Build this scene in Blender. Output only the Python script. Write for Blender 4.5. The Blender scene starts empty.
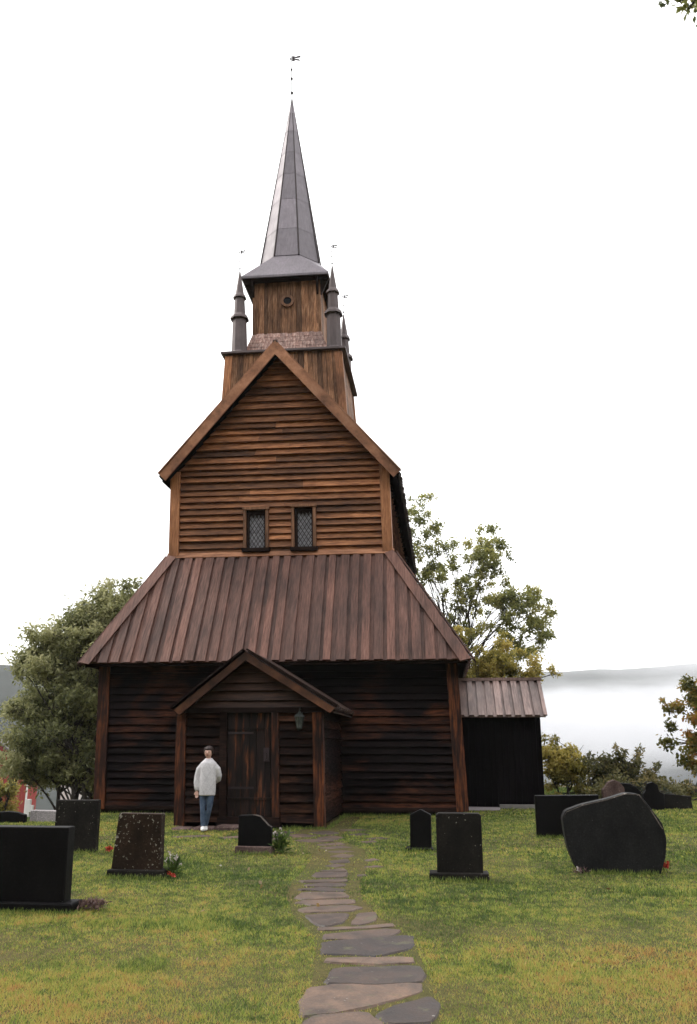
import bpy, bmesh, math, random
import numpy as np
from mathutils import Vector, Matrix, noise as mn

S = 1.1          # every length below is written at 1/1.1 of its real size
random.seed(7)
rng = np.random.default_rng(11)
scene = bpy.context.scene
COL = scene.collection
PI = math.pi

# ------------------------------------------------------------------ materials
def new_mat(name):
    m = bpy.data.materials.new(name); m.use_nodes = True
    nt = m.node_tree
    for n in list(nt.nodes):
        nt.nodes.remove(n)
    out = nt.nodes.new('ShaderNodeOutputMaterial')
    b = nt.nodes.new('ShaderNodeBsdfPrincipled')
    nt.links.new(b.outputs[0], out.inputs[0])
    return m, nt, b, out

def N(nt, typ, **kw):
    n = nt.nodes.new(typ)
    for k, v in kw.items():
        setattr(n, k, v)
    return n

def coord(nt, scale=(1, 1, 1)):
    tc = N(nt, 'ShaderNodeTexCoord'); mp = N(nt, 'ShaderNodeMapping')
    mp.inputs['Scale'].default_value = scale
    nt.links.new(tc.outputs['Object'], mp.inputs['Vector'])
    return mp.outputs[0]

def noise(nt, vec, scale=5, detail=4, rough=.6, dist=0):
    n = N(nt, 'ShaderNodeTexNoise')
    n.inputs['Scale'].default_value = scale; n.inputs['Detail'].default_value = detail
    n.inputs['Roughness'].default_value = rough; n.inputs['Distortion'].default_value = dist
    nt.links.new(vec, n.inputs['Vector'])
    return n.outputs['Fac']

def ramp(nt, fac, stops):
    r = N(nt, 'ShaderNodeValToRGB'); e = r.color_ramp.elements
    while len(e) < len(stops):
        e.new(.5)
    for i, (p, c) in enumerate(stops):
        e[i].position = p; e[i].color = (c[0], c[1], c[2], 1) if len(c) == 3 else c
    nt.links.new(fac, r.inputs['Fac'])
    return r.outputs['Color']

def mix(nt, fac, a, b, mode='MIX'):
    m = N(nt, 'ShaderNodeMix', data_type='RGBA', blend_type=mode)
    if isinstance(fac, (int, float)): m.inputs[0].default_value = fac
    else: nt.links.new(fac, m.inputs[0])
    for i, v in ((6, a), (7, b)):
        if isinstance(v, tuple): m.inputs[i].default_value = (v[0], v[1], v[2], 1)
        else: nt.links.new(v, m.inputs[i])
    return m.outputs[2]

def attr(nt, name='tone'):
    return N(nt, 'ShaderNodeAttribute', attribute_name=name).outputs['Fac']

def mathn(nt, op, a, b, clamp=False):
    m = N(nt, 'ShaderNodeMath', operation=op, use_clamp=clamp)
    for i, v in ((0, a), (1, b)):
        if isinstance(v, (int, float)): m.inputs[i].default_value = v
        else: nt.links.new(v, m.inputs[i])
    return m.outputs[0]

def bump(nt, b, h, strength=.5, dist=.01):
    bp = N(nt, 'ShaderNodeBump')
    bp.inputs['Strength'].default_value = strength; bp.inputs['Distance'].default_value = dist
    nt.links.new(h, bp.inputs['Height']); nt.links.new(bp.outputs[0], b.inputs['Normal'])

def wood(name, dark, mid, light, axis='x', rough=.6, tonevar=.6, patch=None, patchcol=None, spec=.3, patchscale=1.3,
         patchstretch=None):
    m, nt, b, out = new_mat(name)
    st = {'x': (1.2, 14, 14), 'y': (14, 1.2, 14), 'z': (14, 14, 1.2), 'slope': (16, 1.0, 1.0), 'slopex': (1.0, 16, 1.0)}[axis]
    g = noise(nt, coord(nt, st), 2.2, 6, .7)
    base = ramp(nt, g, [(.3, dark), (.52, mid), (.75, light)])
    big = noise(nt, coord(nt, tuple(max(.35, v / 14) for v in st)), patchscale, 4, .65)
    t = attr(nt)
    # per-board tone and weathering patches
    tt = mathn(nt, 'ADD', mathn(nt, 'MULTIPLY', t, tonevar), 1 - tonevar / 2)
    c = mix(nt, 1.0, base, N_rgb(nt, tt), 'MULTIPLY')
    dk = ramp(nt, big, [(.34, (.38, .36, .35)), (.6, (1.2, 1.2, 1.2))])
    c = mix(nt, .9, c, dk, 'MULTIPLY')
    if patch is not None:
        pv = coord(nt, patchstretch or st)
        pf = ramp(nt, noise(nt, pv, patch[0], 3, .55, .3), [(patch[1], (0, 0, 0)), (patch[2], (1, 1, 1))])
        pf = mathn(nt, 'MULTIPLY', pf, ramp(nt, g, [(.38, (.12,) * 3), (.62, (1,) * 3)]))
        c = mix(nt, mathn(nt, 'MULTIPLY', pf, mathn(nt, 'ADD', mathn(nt, 'MULTIPLY', t, .9), .25), True), c, patchcol)
    nt.links.new(c, b.inputs['Base Color'])
    rr = ramp(nt, g, [(.3, (rough + .15,) * 3), (.8, (rough - .1,) * 3)])
    nt.links.new(rr, b.inputs['Roughness'])
    b.inputs['Specular IOR Level'].default_value = spec
    bump(nt, b, g, .6, .006)
    return m

def N_rgb(nt, val):
    c = N(nt, 'ShaderNodeCombineColor')
    for i in range(3): nt.links.new(val, c.inputs[i])
    return c.outputs[0]

M = {}
M['clap_up'] = wood('tarred_clapboard_bleached', (.055, .02, .011), (.26, .104, .042), (.5, .225, .095), 'x', .6, 1.05)
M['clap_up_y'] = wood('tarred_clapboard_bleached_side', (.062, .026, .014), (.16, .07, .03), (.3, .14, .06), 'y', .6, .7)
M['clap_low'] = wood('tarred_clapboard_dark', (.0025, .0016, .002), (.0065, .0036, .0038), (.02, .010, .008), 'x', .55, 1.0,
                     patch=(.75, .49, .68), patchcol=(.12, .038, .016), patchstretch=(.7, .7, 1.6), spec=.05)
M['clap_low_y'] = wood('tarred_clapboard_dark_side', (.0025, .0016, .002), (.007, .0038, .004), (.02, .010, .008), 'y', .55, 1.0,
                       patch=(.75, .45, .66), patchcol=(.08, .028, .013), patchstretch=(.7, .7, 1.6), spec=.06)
M['porch_clap'] = wood('porch_clapboard', (.003, .0017, .0018), (.012, .006, .005), (.045, .021, .013), 'x', .6, .9,
                       patch=(1.0, .44, .66), patchcol=(.085, .035, .018), patchstretch=(1, 1, 1.4), spec=.05)
M['porch_gable'] = wood('porch_gable_board', (.018, .009, .007), (.06, .026, .015), (.14, .06, .03), 'x', .55, .8, spec=.25)
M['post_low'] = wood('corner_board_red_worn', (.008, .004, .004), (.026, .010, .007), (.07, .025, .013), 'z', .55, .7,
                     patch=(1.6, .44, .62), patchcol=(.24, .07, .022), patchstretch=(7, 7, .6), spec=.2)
M['post_up'] = wood('corner_board_pale', (.13, .052, .022), (.30, .125, .053), (.44, .2, .09), 'z', .6, .6)
M['rake'] = wood('bargeboard', (.13, .055, .028), (.33, .145, .072), (.48, .24, .135), 'slopex', .55, .4, patchscale=.8)
M['rake_low'] = wood('porch_bargeboard', (.03, .014, .009), (.1, .04, .02), (.2, .08, .038), 'slopex', .55, .5, spec=.25)
M['roofboard'] = wood('wet_roof_board', (.045, .018, .013), (.12, .052, .036), (.19, .095, .072), 'slope', .5, .65, spec=.3)
M['roofboard_side'] = wood('wet_roof_board_side', (.05, .019, .014), (.13, .054, .041), (.2, .1, .08), 'slopex', .45, .75, spec=.35)
M['roof_pale'] = wood('pale_wet_roof_board', (.12, .07, .06), (.23, .15, .13), (.34, .24, .215), 'slope', .42, .6, spec=.5)
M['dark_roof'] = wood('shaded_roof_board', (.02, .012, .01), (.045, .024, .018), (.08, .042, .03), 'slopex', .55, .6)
M['door'] = wood('worn_door_plank', (.005, .003, .0035), (.014, .007, .006), (.035, .016, .011), 'z', .55, .8,
                 patch=(1.5, .53, .62), patchcol=(.26, .085, .03), patchstretch=(5, 1, .5), spec=.2)
M['tower'] = wood('tower_plank_weathered', (.05, .022, .014), (.25, .12, .06), (.52, .3, .18), 'z', .65, 1.25, spec=.2)
M['annex'] = wood('annex_tar_plank', (.0012, .0009, .0015), (.0025, .0018, .0025), (.006, .004, .0045), 'z', .7, .6, spec=.03)
M['dark_wood'] = wood('dark_timber', (.008, .005, .005), (.02, .011, .009), (.045, .022, .015), 'x', .6, .4, spec=.06)
M['frame'] = wood('window_frame_wood', (.08, .036, .02), (.2, .095, .048), (.34, .17, .09), 'z', .6, .4)

def metal(name, c1, c2, rough=.35, metallic=.6):
    m, nt, b, out = new_mat(name)
    n1 = noise(nt, coord(nt), 1.6, 6, .65)
    c = ramp(nt, n1, [(.3, c1), (.7, c2)])
    c = mix(nt, .6, c, ramp(nt, noise(nt, coord(nt, (9, 9, 1)), 2, 5, .7), [(.3, (.6, .6, .6)), (.7, (1.2, 1.2, 1.2))]), 'MULTIPLY')
    t = attr(nt)
    c = mix(nt, 1.0, c, N_rgb(nt, mathn(nt, 'ADD', mathn(nt, 'MULTIPLY', t, .45), .78)), 'MULTIPLY')
    nt.links.new(c, b.inputs['Base Color'])
    b.inputs['Metallic'].default_value = metallic
    nt.links.new(ramp(nt, n1, [(.3, (rough,) * 3), (.75, (rough + .25,) * 3)]), b.inputs['Roughness'])
    bump(nt, b, n1, .35, .02)
    return m
M['lead'] = metal('lead_sheet', (.15, .13, .145), (.25, .22, .245), .42, .35)
M['turret'] = metal('lead_turret', (.085, .062, .062), (.17, .13, .13), .5, .3)
M['iron'] = metal('wrought_iron', (.02, .012, .014), (.05, .03, .032), .6, .2)
M['lampmetal'] = metal('lantern_metal', (.008, .010, .009), (.025, .03, .027), .4, .3)

def simple(name, c, rough=.7, bumpscale=None, c2=None, scale=8, spec=.5, bs=.4):
    m, nt, b, out = new_mat(name)
    n1 = noise(nt, coord(nt), scale, 5, .65)
    nt.links.new(ramp(nt, n1, [(.3, c), (.7, c2 or tuple(v * 1.35 for v in c))]), b.inputs['Base Color'])
    b.inputs['Roughness'].default_value = rough
    b.inputs['Specular IOR Level'].default_value = spec
    if bumpscale: bump(nt, b, noise(nt, coord(nt), bumpscale, 5, .7), bs, .01)
    return m

# shingled skirt of the tower
def shingle():
    m, nt, b, out = new_mat('copper_toned_shingle')
    n1 = noise(nt, coord(nt, (9, 9, 1.6)), 1.8, 5, .7)
    c = ramp(nt, n1, [(.3, (.09, .04, .03)), (.5, (.3, .15, .11)), (.7, (.6, .42, .36))])
    c = mix(nt, 1.0, c, N_rgb(nt, mathn(nt, 'ADD', mathn(nt, 'MULTIPLY', attr(nt), .5), .75)), 'MULTIPLY')
    nt.links.new(c, b.inputs['Base Color']); b.inputs['Roughness'].default_value = .45
    bump(nt, b, n1, .5, .01)
    return m
M['shingle'] = shingle()

def pane():
    m, nt, b, out = new_mat('leaded_glass')
    tc = N(nt, 'ShaderNodeTexCoord'); sp = N(nt, 'ShaderNodeSeparateXYZ')
    nt.links.new(tc.outputs['Object'], sp.inputs[0])
    k = 7.0
    d1 = mathn(nt, 'ADD', mathn(nt, 'MULTIPLY', sp.outputs[0], k * 1.25), mathn(nt, 'MULTIPLY', sp.outputs[2], k * .8))
    d2 = mathn(nt, 'SUBTRACT', mathn(nt, 'MULTIPLY', sp.outputs[0], k * 1.25), mathn(nt, 'MULTIPLY', sp.outputs[2], k * .8))
    def line(d):
        f = mathn(nt, 'FRACT', d, 0); return mathn(nt, 'LESS_THAN', f, .2)
    ln = mathn(nt, 'MAXIMUM', line(d1), line(d2))
    n1 = noise(nt, coord(nt), 9, 3, .6)
    c = mix(nt, ln, ramp(nt, n1, [(.3, (.1, .1, .11)), (.7, (.26, .25, .27))]), (.03, .025, .025))  # grey of the glass stands in for reflected sky; leads dark
    nt.links.new(c, b.inputs['Base Color'])
    b.inputs['Roughness'].default_value = .22
    bump(nt, b, mathn(nt, 'ADD', n1, mathn(nt, 'MULTIPLY', ln, .5)), .5, .01)
    return m
M['pane'] = pane()
M['dark_glass'] = simple('dark_glass', (.004, .004, .005), .5, spec=.1)

def gravestone(name, c1, c2, lichen=(.36, .36, .3), amount=.66, rough=.55):
    m, nt, b, out = new_mat(name)
    fine = noise(nt, coord(nt), 38, 4, .75)
    big = noise(nt, coord(nt, (1, 1, .6)), 4, 6, .7)
    b.inputs['Specular IOR Level'].default_value = .1
    c = ramp(nt, big, [(.3, c1), (.7, c2)])
    c = mix(nt, .5, c, ramp(nt, fine, [(.35, (.3, .3, .3)), (.6, (1.4, 1.4, 1.4)), (.72, (4.5, 4.5, 4.3))]), 'MULTIPLY')
    sp = noise(nt, coord(nt), 24, 4, .62)
    sp2 = noise(nt, coord(nt), 2.5, 2, .5)
    f = ramp(nt, mathn(nt, 'ADD', sp, mathn(nt, 'MULTIPLY', mathn(nt, 'SUBTRACT', sp2, .5), .35)), [(amount, (0, 0, 0)), (amount + .03, (1, 1, 1))])
    c = mix(nt, f, c, lichen)
    nt.links.new(c, b.inputs['Base Color']); b.inputs['Roughness'].default_value = rough
    bump(nt, b, fine, .4, .004)
    return m
M['stone_black'] = gravestone('dark_granite', (.0018, .0016, .002), (.0055, .0048, .0055), (.12, .12, .10), .76)
M['stone_brown'] = gravestone('lichened_brown_stone', (.010, .006, .004), (.034, .02, .013), (.26, .24, .19),   .62, .7)
M['stone_dark_lichen'] = gravestone('dark_lichened_stone', (.006, .0055, .005), (.018, .015, .013), (.22, .21, .17), .675, .65)
M['stone_boulder'] = gravestone('grey_boulder_granite', (.008, .008, .009), (.02, .0195, .020), (.1, .1, .1), .74, .6)
M['sheen_edge'] = gravestone('sky_sheen_rim', (.09, .07, .06), (.2, .17, .15), (.35, .33, .3), .66, .8)  # pale colour stands in for sky reflected along wet top edges
M['stone_rough'] = gravestone('rough_plinth_stone', (.05, .03, .028), (.14, .095, .085), (.3, .26, .22), .66, .85)
M['stone_grey'] = gravestone('pale_grey_granite', (.22, .2, .2), (.34, .31, .32), (.5, .5, .5), .75, .7)
M['foundation'] = gravestone('foundation_stone', (.012, .010, .010), (.035, .028, .025), (.09, .08, .07), .7, .9)

def flag():
    m, nt, b, out = new_mat('wet_flagstone')
    t = attr(nt)
    big = noise(nt, coord(nt, (1, 1, 1)), 3.5, 6, .7)
    fine = noise(nt, coord(nt), 45, 4, .7)
    c = ramp(nt, t, [(0, (.02, .013, .012)), (.45, (.06, .038, .028)), (1, (.14, .09, .062))])
    c = mix(nt, 1, c, ramp(nt, big, [(.32, (.42, .42, .44)), (.68, (1.6, 1.5, 1.4))]), 'MULTIPLY')
    c = mix(nt, ramp(nt, noise(nt, coord(nt), 5, 4, .7), [(.58, (0, 0, 0)), (.68, (.8, .8, .8))]), c, (.07, .065, .03))
    c = mix(nt, .5, c, ramp(nt, fine, [(.35, (.5, .5, .5)), (.7, (1.5, 1.5, 1.5))]), 'MULTIPLY')
    c = mix(nt, ramp(nt, noise(nt, coord(nt), 22, 3, .6), [(.7, (0, 0, 0)), (.73, (1, 1, 1))]), c, (.33, .31, .28))
    nt.links.new(c, b.inputs['Base Color'])
    nt.links.new(ramp(nt, big, [(.3, (.5,) * 3), (.7, (.85,) * 3)]), b.inputs['Roughness'])
    bump(nt, b, mathn(nt, 'ADD', fine, big), .5, .01)
    return m
M['flag'] = flag()

def ground():
    m, nt, b, out = new_mat('churchyard_turf')
    big = noise(nt, coord(nt), .35, 5, .6); fine = noise(nt, coord(nt), 14, 5, .75)
    c = ramp(nt, big, [(.35, (.06, .066, .022)), (.6, (.08, .066, .028))])
    c = mix(nt, .8, c, ramp(nt, fine, [(.3, (.45, .45, .45)), (.7, (1.5, 1.4, 1.3))]), 'MULTIPLY')
    nt.links.new(c, b.inputs['Base Color']); b.inputs['Roughness'].default_value = .95
    b.inputs['Specular IOR Level'].default_value = .1
    bump(nt, b, fine, .7, .03)
    return m
M['ground'] = ground()

def leafmat(name, stops, transl=.35, rough=.55):
    m, nt, b, out = new_mat(name)
    c = ramp(nt, attr(nt), stops)
    nt.links.new(c, b.inputs['Base Color']); b.inputs['Roughness'].default_value = rough
    b.inputs['Specular IOR Level'].default_value = .3
    tr = N(nt, 'ShaderNodeBsdfTranslucent'); nt.links.new(c, tr.inputs[0])
    mx = N(nt, 'ShaderNodeMixShader'); mx.inputs[0].default_value = transl
    nt.links.new(b.outputs[0], mx.inputs[1]); nt.links.new(tr.outputs[0], mx.inputs[2])
    nt.links.new(mx.outputs[0], out.inputs[0])
    return m
M['grass'] = leafmat('grass_blade', [(0, (.055, .095, .024)), (.25, (.19, .255, .052)), (.5, (.34, .365, .078)), (.72, (.48, .39, .11)), (1, (.42, .23, .085))], .4, .6)
M['leaf_left'] = leafmat('grey_green_leaf', [(0, (.07, .085, .035)), (.5, (.27, .28, .12)), (1, (.5, .48, .27))], .5)
M['leaf_big'] = leafmat('elm_leaf', [(0, (.09, .105, .04)), (.5, (.29, .30, .10)), (1, (.52, .46, .16))], .55)
M['leaf_yellow'] = leafmat('yellowing_leaf', [(0, (.12, .12, .035)), (.5, (.36, .31, .075)), (1, (.55, .42, .12))], .5)
M['leaf_orange'] = leafmat('autumn_leaf', [(0, (.05, .065, .018)), (.45, (.2, .19, .04)), (.7, (.36, .23, .05)), (1, (.42, .18, .05))], .45)
M['leaf_bush'] = leafmat('bush_leaf', [(0, (.045, .055, .022)), (.6, (.16, .15, .06)), (1, (.3, .23, .09))], .45)
M['leaf_dark'] = leafmat('dark_leaf', [(0, (.012, .016, .008)), (.6, (.03, .04, .018)), (1, (.06, .06, .03))], .25)
M['leaf_green'] = leafmat('fern_leaf', [(0, (.03, .06, .012)), (1, (.1, .15, .03))], .35)
M['pet_red'] = leafmat('red_petal', [(0, (.35, .03, .02)), (1, (.6, .08, .05))], .3)
M['pet_pink'] = leafmat('pale_petal', [(0, (.4, .3, .3)), (1, (.7, .66, .62))], .3)
M['pet_brown'] = leafmat('faded_heather', [(0, (.07, .04, .04)), (1, (.22, .14, .12))], .3)
M['litter'] = leafmat('fallen_leaf', [(0, (.12, .06, .03)), (.5, (.3, .2, .08)), (.9, (.33, .27, .2)), (1, (.4, .4, .38))], .2)
M['bark'] = simple('bark', (.022, .018, .014), .9, 30, (.06, .05, .042))
M['hill'] = simple('forested_hill', (.02, .025, .022), 1, None, (.045, .05, .045), .012, .1)
M['water'] = simple('fjord_water', (.02, .03, .035), .12, None, (.03, .04, .045), .05)
M['gravel'] = simple('gravel', (.14, .12, .12), .9, 60, (.3, .27, .27), 40)
M['concrete'] = simple('concrete', (.16, .15, .14), .85, 30, (.24, .22, .2), 6)
M['red_paint'] = simple('red_house_paint', (.27, .035, .03), .7, 40, (.34, .05, .042), 3)
M['white_paint'] = simple('white_paint', (.68, .66, .64), .6, 30, (.8, .78, .76), 4)
M['house_roof'] = simple('house_roof_tile', (.07, .06, .06), .7, 20, (.12, .1, .1), 5)
M['skin'] = simple('skin', (.58, .34, .26), .5, None, (.66, .41, .33), 14)
M['hair'] = simple('dark_hair', (.010, .004, .003), .55, 60, (.03, .010, .007), 30)
M['denim'] = simple('denim', (.03, .055, .105), .85, 90, (.09, .13, .2), 14)
M['shoe'] = simple('white_shoe', (.62, .6, .58), .6, 40, (.72, .7, .68), 10)
M['eye'] = simple('eye_dark', (.02, .014, .012), .3)
M['lip'] = simple('lips', (.36, .1, .08), .5)
M['lampglass'] = simple('lantern_glass', (.03, .034, .032), .12, None, (.12, .13, .12), 6)

def knit():
    m, nt, b, out = new_mat('pale_knit')
    tc = N(nt, 'ShaderNodeTexCoord'); sp = N(nt, 'ShaderNodeSeparateXYZ')
    nt.links.new(tc.outputs['Object'], sp.inputs[0])
    # woven diamond lines over the chest
    def line(sgn):
        v = mathn(nt, 'ADD', mathn(nt, 'MULTIPLY', sp.outputs[0], 5.2 * sgn), mathn(nt, 'MULTIPLY', sp.outputs[2], 3.1))
        return mathn(nt, 'LESS_THAN', mathn(nt, 'FRACT', v, 0), .11)
    ln = mathn(nt, 'MAXIMUM', line(1), line(-1))
    n1 = noise(nt, coord(nt), 26, 4, .7)
    c = ramp(nt, n1, [(.3, (.5, .48, .5)), (.7, (.66, .64, .66))])
    c = mix(nt, mathn(nt, 'MULTIPLY', ln, .22), c, (.3, .28, .31))
    nt.links.new(c, b.inputs['Base Color']); b.inputs['Roughness'].default_value = .95
    bump(nt, b, n1, .6, .01)
    return m
M['knit'] = knit()

# ------------------------------------------------------------------ object helpers
ORIGIN = {}
def empty(name, loc):
    o = bpy.data.objects.new(name, None); COL.objects.link(o)
    o.empty_display_size = .2
    o.location = [v * S for v in loc]; ORIGIN[o.name] = Vector(loc)
    return o

def tag(o, label=None, cat=None, group=None, kind=None):
    if label: o['label'] = label
    if cat: o['category'] = cat
    if group: o['group'] = group
    if kind: o['kind'] = kind
    return o

def lean(v):        # the old church leans slightly to one side
    return Vector((v[0] - .03 * v[2], v[1], v[2]))

class MB:
    def __init__(s, xf=None):
        s.v = []; s.f = []; s.t = []; s.xf = xf
    def add(s, verts, faces, tone=None):
        if tone is None: tone = random.random()
        b = len(s.v)
        for p in verts:
            p = Vector(p); s.v.append(s.xf(p) if s.xf else p); s.t.append(tone)
        for f in faces: s.f.append(tuple(b + i for i in f))
        return s
    def slab(s, poly, th, tone=None, n=None):
        """closed prism: polygon 'poly' pushed back by th against its normal"""
        P = [Vector(p) for p in poly]
        if n is None:
            n = Vector((0, 0, 0))
            for i in range(len(P)):
                n += P[i].cross(P[(i + 1) % len(P)])
            n.normalize()
        else: n = Vector(n)
        k = len(P)
        Q = [p - n * th for p in P]
        F = [tuple(range(k)), tuple(range(2 * k - 1, k - 1, -1))]
        for i in range(k):
            j = (i + 1) % k
            F.append((j, i, k + i, k + j))
        return s.add(P + Q, F, tone)
    def box(s, x0, x1, y0, y1, z0, z1, tone=None):
        return s.slab([(x0, y0, z1), (x1, y0, z1), (x1, y1, z1), (x0, y1, z1)], z1 - z0, tone, (0, 0, 1))
    def tube(s, pts, rads, seg=8, tone=None, cap=True, sx=1, flat=None):
        pts = [Vector(p) for p in pts]
        V = []; F = []
        for i, p in enumerate(pts):
            d = (pts[min(i + 1, len(pts) - 1)] - pts[max(i - 1, 0)]).normalized()
            a = Vector((1, 0, 0)) if abs(d.x) < .8 else Vector((0, 1, 0))
            u = (a - d * a.dot(d)).normalized(); w = d.cross(u)
            r = rads[i]; ru, rw = r if isinstance(r, tuple) else (r, r)
            for k in range(seg):
                an = 2 * PI * k / seg
                V.append(p + u * math.cos(an) * ru + w * math.sin(an) * rw)
        for i in range(len(pts) - 1):
            for k in range(seg):
                k2 = (k + 1) % seg
                F.append((i * seg + k, i * seg + k2, (i + 1) * seg + k2, (i + 1) * seg + k))
        if cap:
            F.append(tuple(range(seg - 1, -1, -1))); F.append(tuple((len(pts) - 1) * seg + k for k in range(seg)))
        return s.add(V, F, tone)
    def ball(s, c, r, seg=10, rings=7, tone=None):
        c = Vector(c); rx, ry, rz = r if isinstance(r, tuple) else (r, r, r)
        V = [c + Vector((0, 0, rz))]; F = []
        for i in range(1, rings):
            th = PI * i / rings
            for k in range(seg):
                a = 2 * PI * k / seg
                V.append(c + Vector((rx * math.sin(th) * math.cos(a), ry * math.sin(th) * math.sin(a), rz * math.cos(th))))
        V.append(c - Vector((0, 0, rz)))
        for k in range(seg):
            F.append((0, 1 + k, 1 + (k + 1) % seg))
            for i in range(rings - 2):
                a = 1 + i * seg; F.append((a + k, a + seg + k, a + seg + (k + 1) % seg, a + (k + 1) % seg))
            a = 1 + (rings - 2) * seg; F.append((a + k, len(V) - 1, a + (k + 1) % seg))
        return s.add(V, F, tone)
    def build(s, name, mat, parent=None, loc=None, smooth=False, bevel=0):
        if parent is not None: o0 = ORIGIN[parent.name]
        elif loc is not None: o0 = Vector(loc)
        else: o0 = Vector((0, 0, 0))
        me = bpy.data.meshes.new(name)
        me.from_pydata([tuple((p - o0) * S) for p in s.v], [], s.f)
        a = me.attributes.new('tone', 'FLOAT', 'POINT'); a.data.foreach_set('value', s.t)
        me.materials.append(mat)
        bm = bmesh.new(); bm.from_mesh(me); bmesh.ops.recalc_face_normals(bm, faces=bm.faces); bm.to_mesh(me); bm.free()
        if smooth: me.polygons.foreach_set('use_smooth', [True] * len(me.polygons))
        o = bpy.data.objects.new(name, me); COL.objects.link(o)
        ORIGIN[o.name] = o0
        if parent is not None: o.parent = parent
        else: o.location = o0 * S
        if bevel:
            b = o.modifiers.new('bevel', 'BEVEL'); b.width = bevel * S; b.segments = 2; b.limit_method = 'ANGLE'
        return o

def sm(a, b, t):
    t = max(0., min(1., (t - a) / (b - a))); return t * t * (3 - 2 * t)

def gz(x, y):          # height of the ground
    z = .03 + .14 * sm(11.5, 17, y)
    d = max(0., y - 33)
    z -= 42 * sm(0, 150, d)
    z -= 2.3 * sm(0, 3, max(0, -x - 8.7)) * sm(17.6, 25, y) + 3.5 * sm(0, 45, max(0, -x - 13)) * sm(22, 50, y)
    return z

# ------------------------------------------------------------------ ground, hills, water
def axis_pts(lo, hi, near, step, grow):
    out = [0.0]; d = step; x = 0.0
    while x < hi:
        x += d
        if x > near: d *= grow
        out.append(min(x, hi))
    d = step; x = 0.0; neg = []
    while x > lo:
        x -= d
        if x < -near: d *= grow
        neg.append(max(x, lo))
    return neg[::-1] + out
xs = axis_pts(-4000, 4000, 12, .5, 1.18); ys = axis_pts(-2000, 6000, 40, .5, 1.12)
b = MB(); V = []; F = []
for j, y in enumerate(ys):
    for i, x in enumerate(xs):
        z = gz(x, y)
        if abs(x) < 60 and -20 < y < 60: z += 0.012 * mn.noise(Vector((x * .9, y * .9, 0))) + .01 * mn.noise(Vector((x * 3, y * 3, 2)))
        V.append((x, y, z))
w = len(xs)
for j in range(len(ys) - 1):
    for i in range(w - 1):
        F.append((j * w + i, j * w + i + 1, (j + 1) * w + i + 1, (j + 1) * w + i))
b.add(V, F, .5)
g = b.build('ground', M['ground'], smooth=True); tag(g, kind='structure')

b = MB(); b.slab([(-3500, 120, -37), (3500, 120, -37), (3500, 5000, -37), (-3500, 5000, -37)], .5)
tag(b.build('water', M['water']), kind='structure')

def hill(name, x0, x1, y0, depth, prof, seed, nx=150, ny=36):
    V = []; F = []
    for j in range(ny):
        v = j / (ny - 1)
        for i in range(nx):
            u = i / (nx - 1); x = x0 + (x1 - x0) * u; y = y0 + depth * v
            h = prof(x) * math.sin(min(1, v * 1.25) * PI / 2) ** .8
            n = mn.fractal(Vector((x * .004 + seed, y * .004, seed)), .9, 2.1, 5)
            h += n * 14 * min(1, v * 2.5) * (1 if v < .75 else .35)
            V.append((x, y, -42 + h))
    for j in range(ny - 1):
        for i in range(nx - 1):
            a = j * nx + i; F.append((a, a + 1, a + nx + 1, a + nx))
    b = MB(); b.add(V, F, .5); o = b.build(name, M['hill'], smooth=True); tag(o, kind='structure')
    return o
hill('hills', -2600, 3200, 1300, 700, lambda x: 42 + 150 + 13 * math.sin(x * .0042 - 1.2) + 7 * math.sin(x * .011 + 1), 3.1)
hill('hillside', -1500, -40, 330, 330, lambda x: 42 + 58 * (1 - sm(-330, -100, x)) + 4 * math.sin(x * .02), 8.7, 90, 26)

# added slope, unseen behind the viewer: blocks sky light to darken front faces
V = []; F = []; nx, ny = 60, 14
for j in range(ny):
    v = j / (ny - 1)
    for i in range(nx):
        a = PI * (-.06 + 1.12 * i / (nx - 1)); r = 75 + 260 * v
        h = 135 * math.sin(v * PI / 2) ** .9 + 9 * mn.fractal(Vector((math.cos(a) * 4, v * 3, math.sin(a) * 4)), .9, 2.1, 4) * v
        V.append((math.cos(a) * r, -math.sin(a) * r, -2 + h))
for j in range(ny - 1):
    for i in range(nx - 1):
        k = j * nx + i; F.append((k, k + 1, k + nx + 1, k + nx))
b = MB(); b.add(V, F, .5); tag(b.build('hillside', M['hill'], smooth=True), kind='structure')  # made-up sky blocker, outside the view

# ------------------------------------------------------------------ THE CHURCH
CX = -3.69; UX = -3.80; TX = -3.94; PX = -3.635
church = empty('stave_church', (CX, 19.5, .17))
tag(church, 'tall brown tarred timber church with boarded roofs and a slender grey octagonal spire', 'church')

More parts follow.
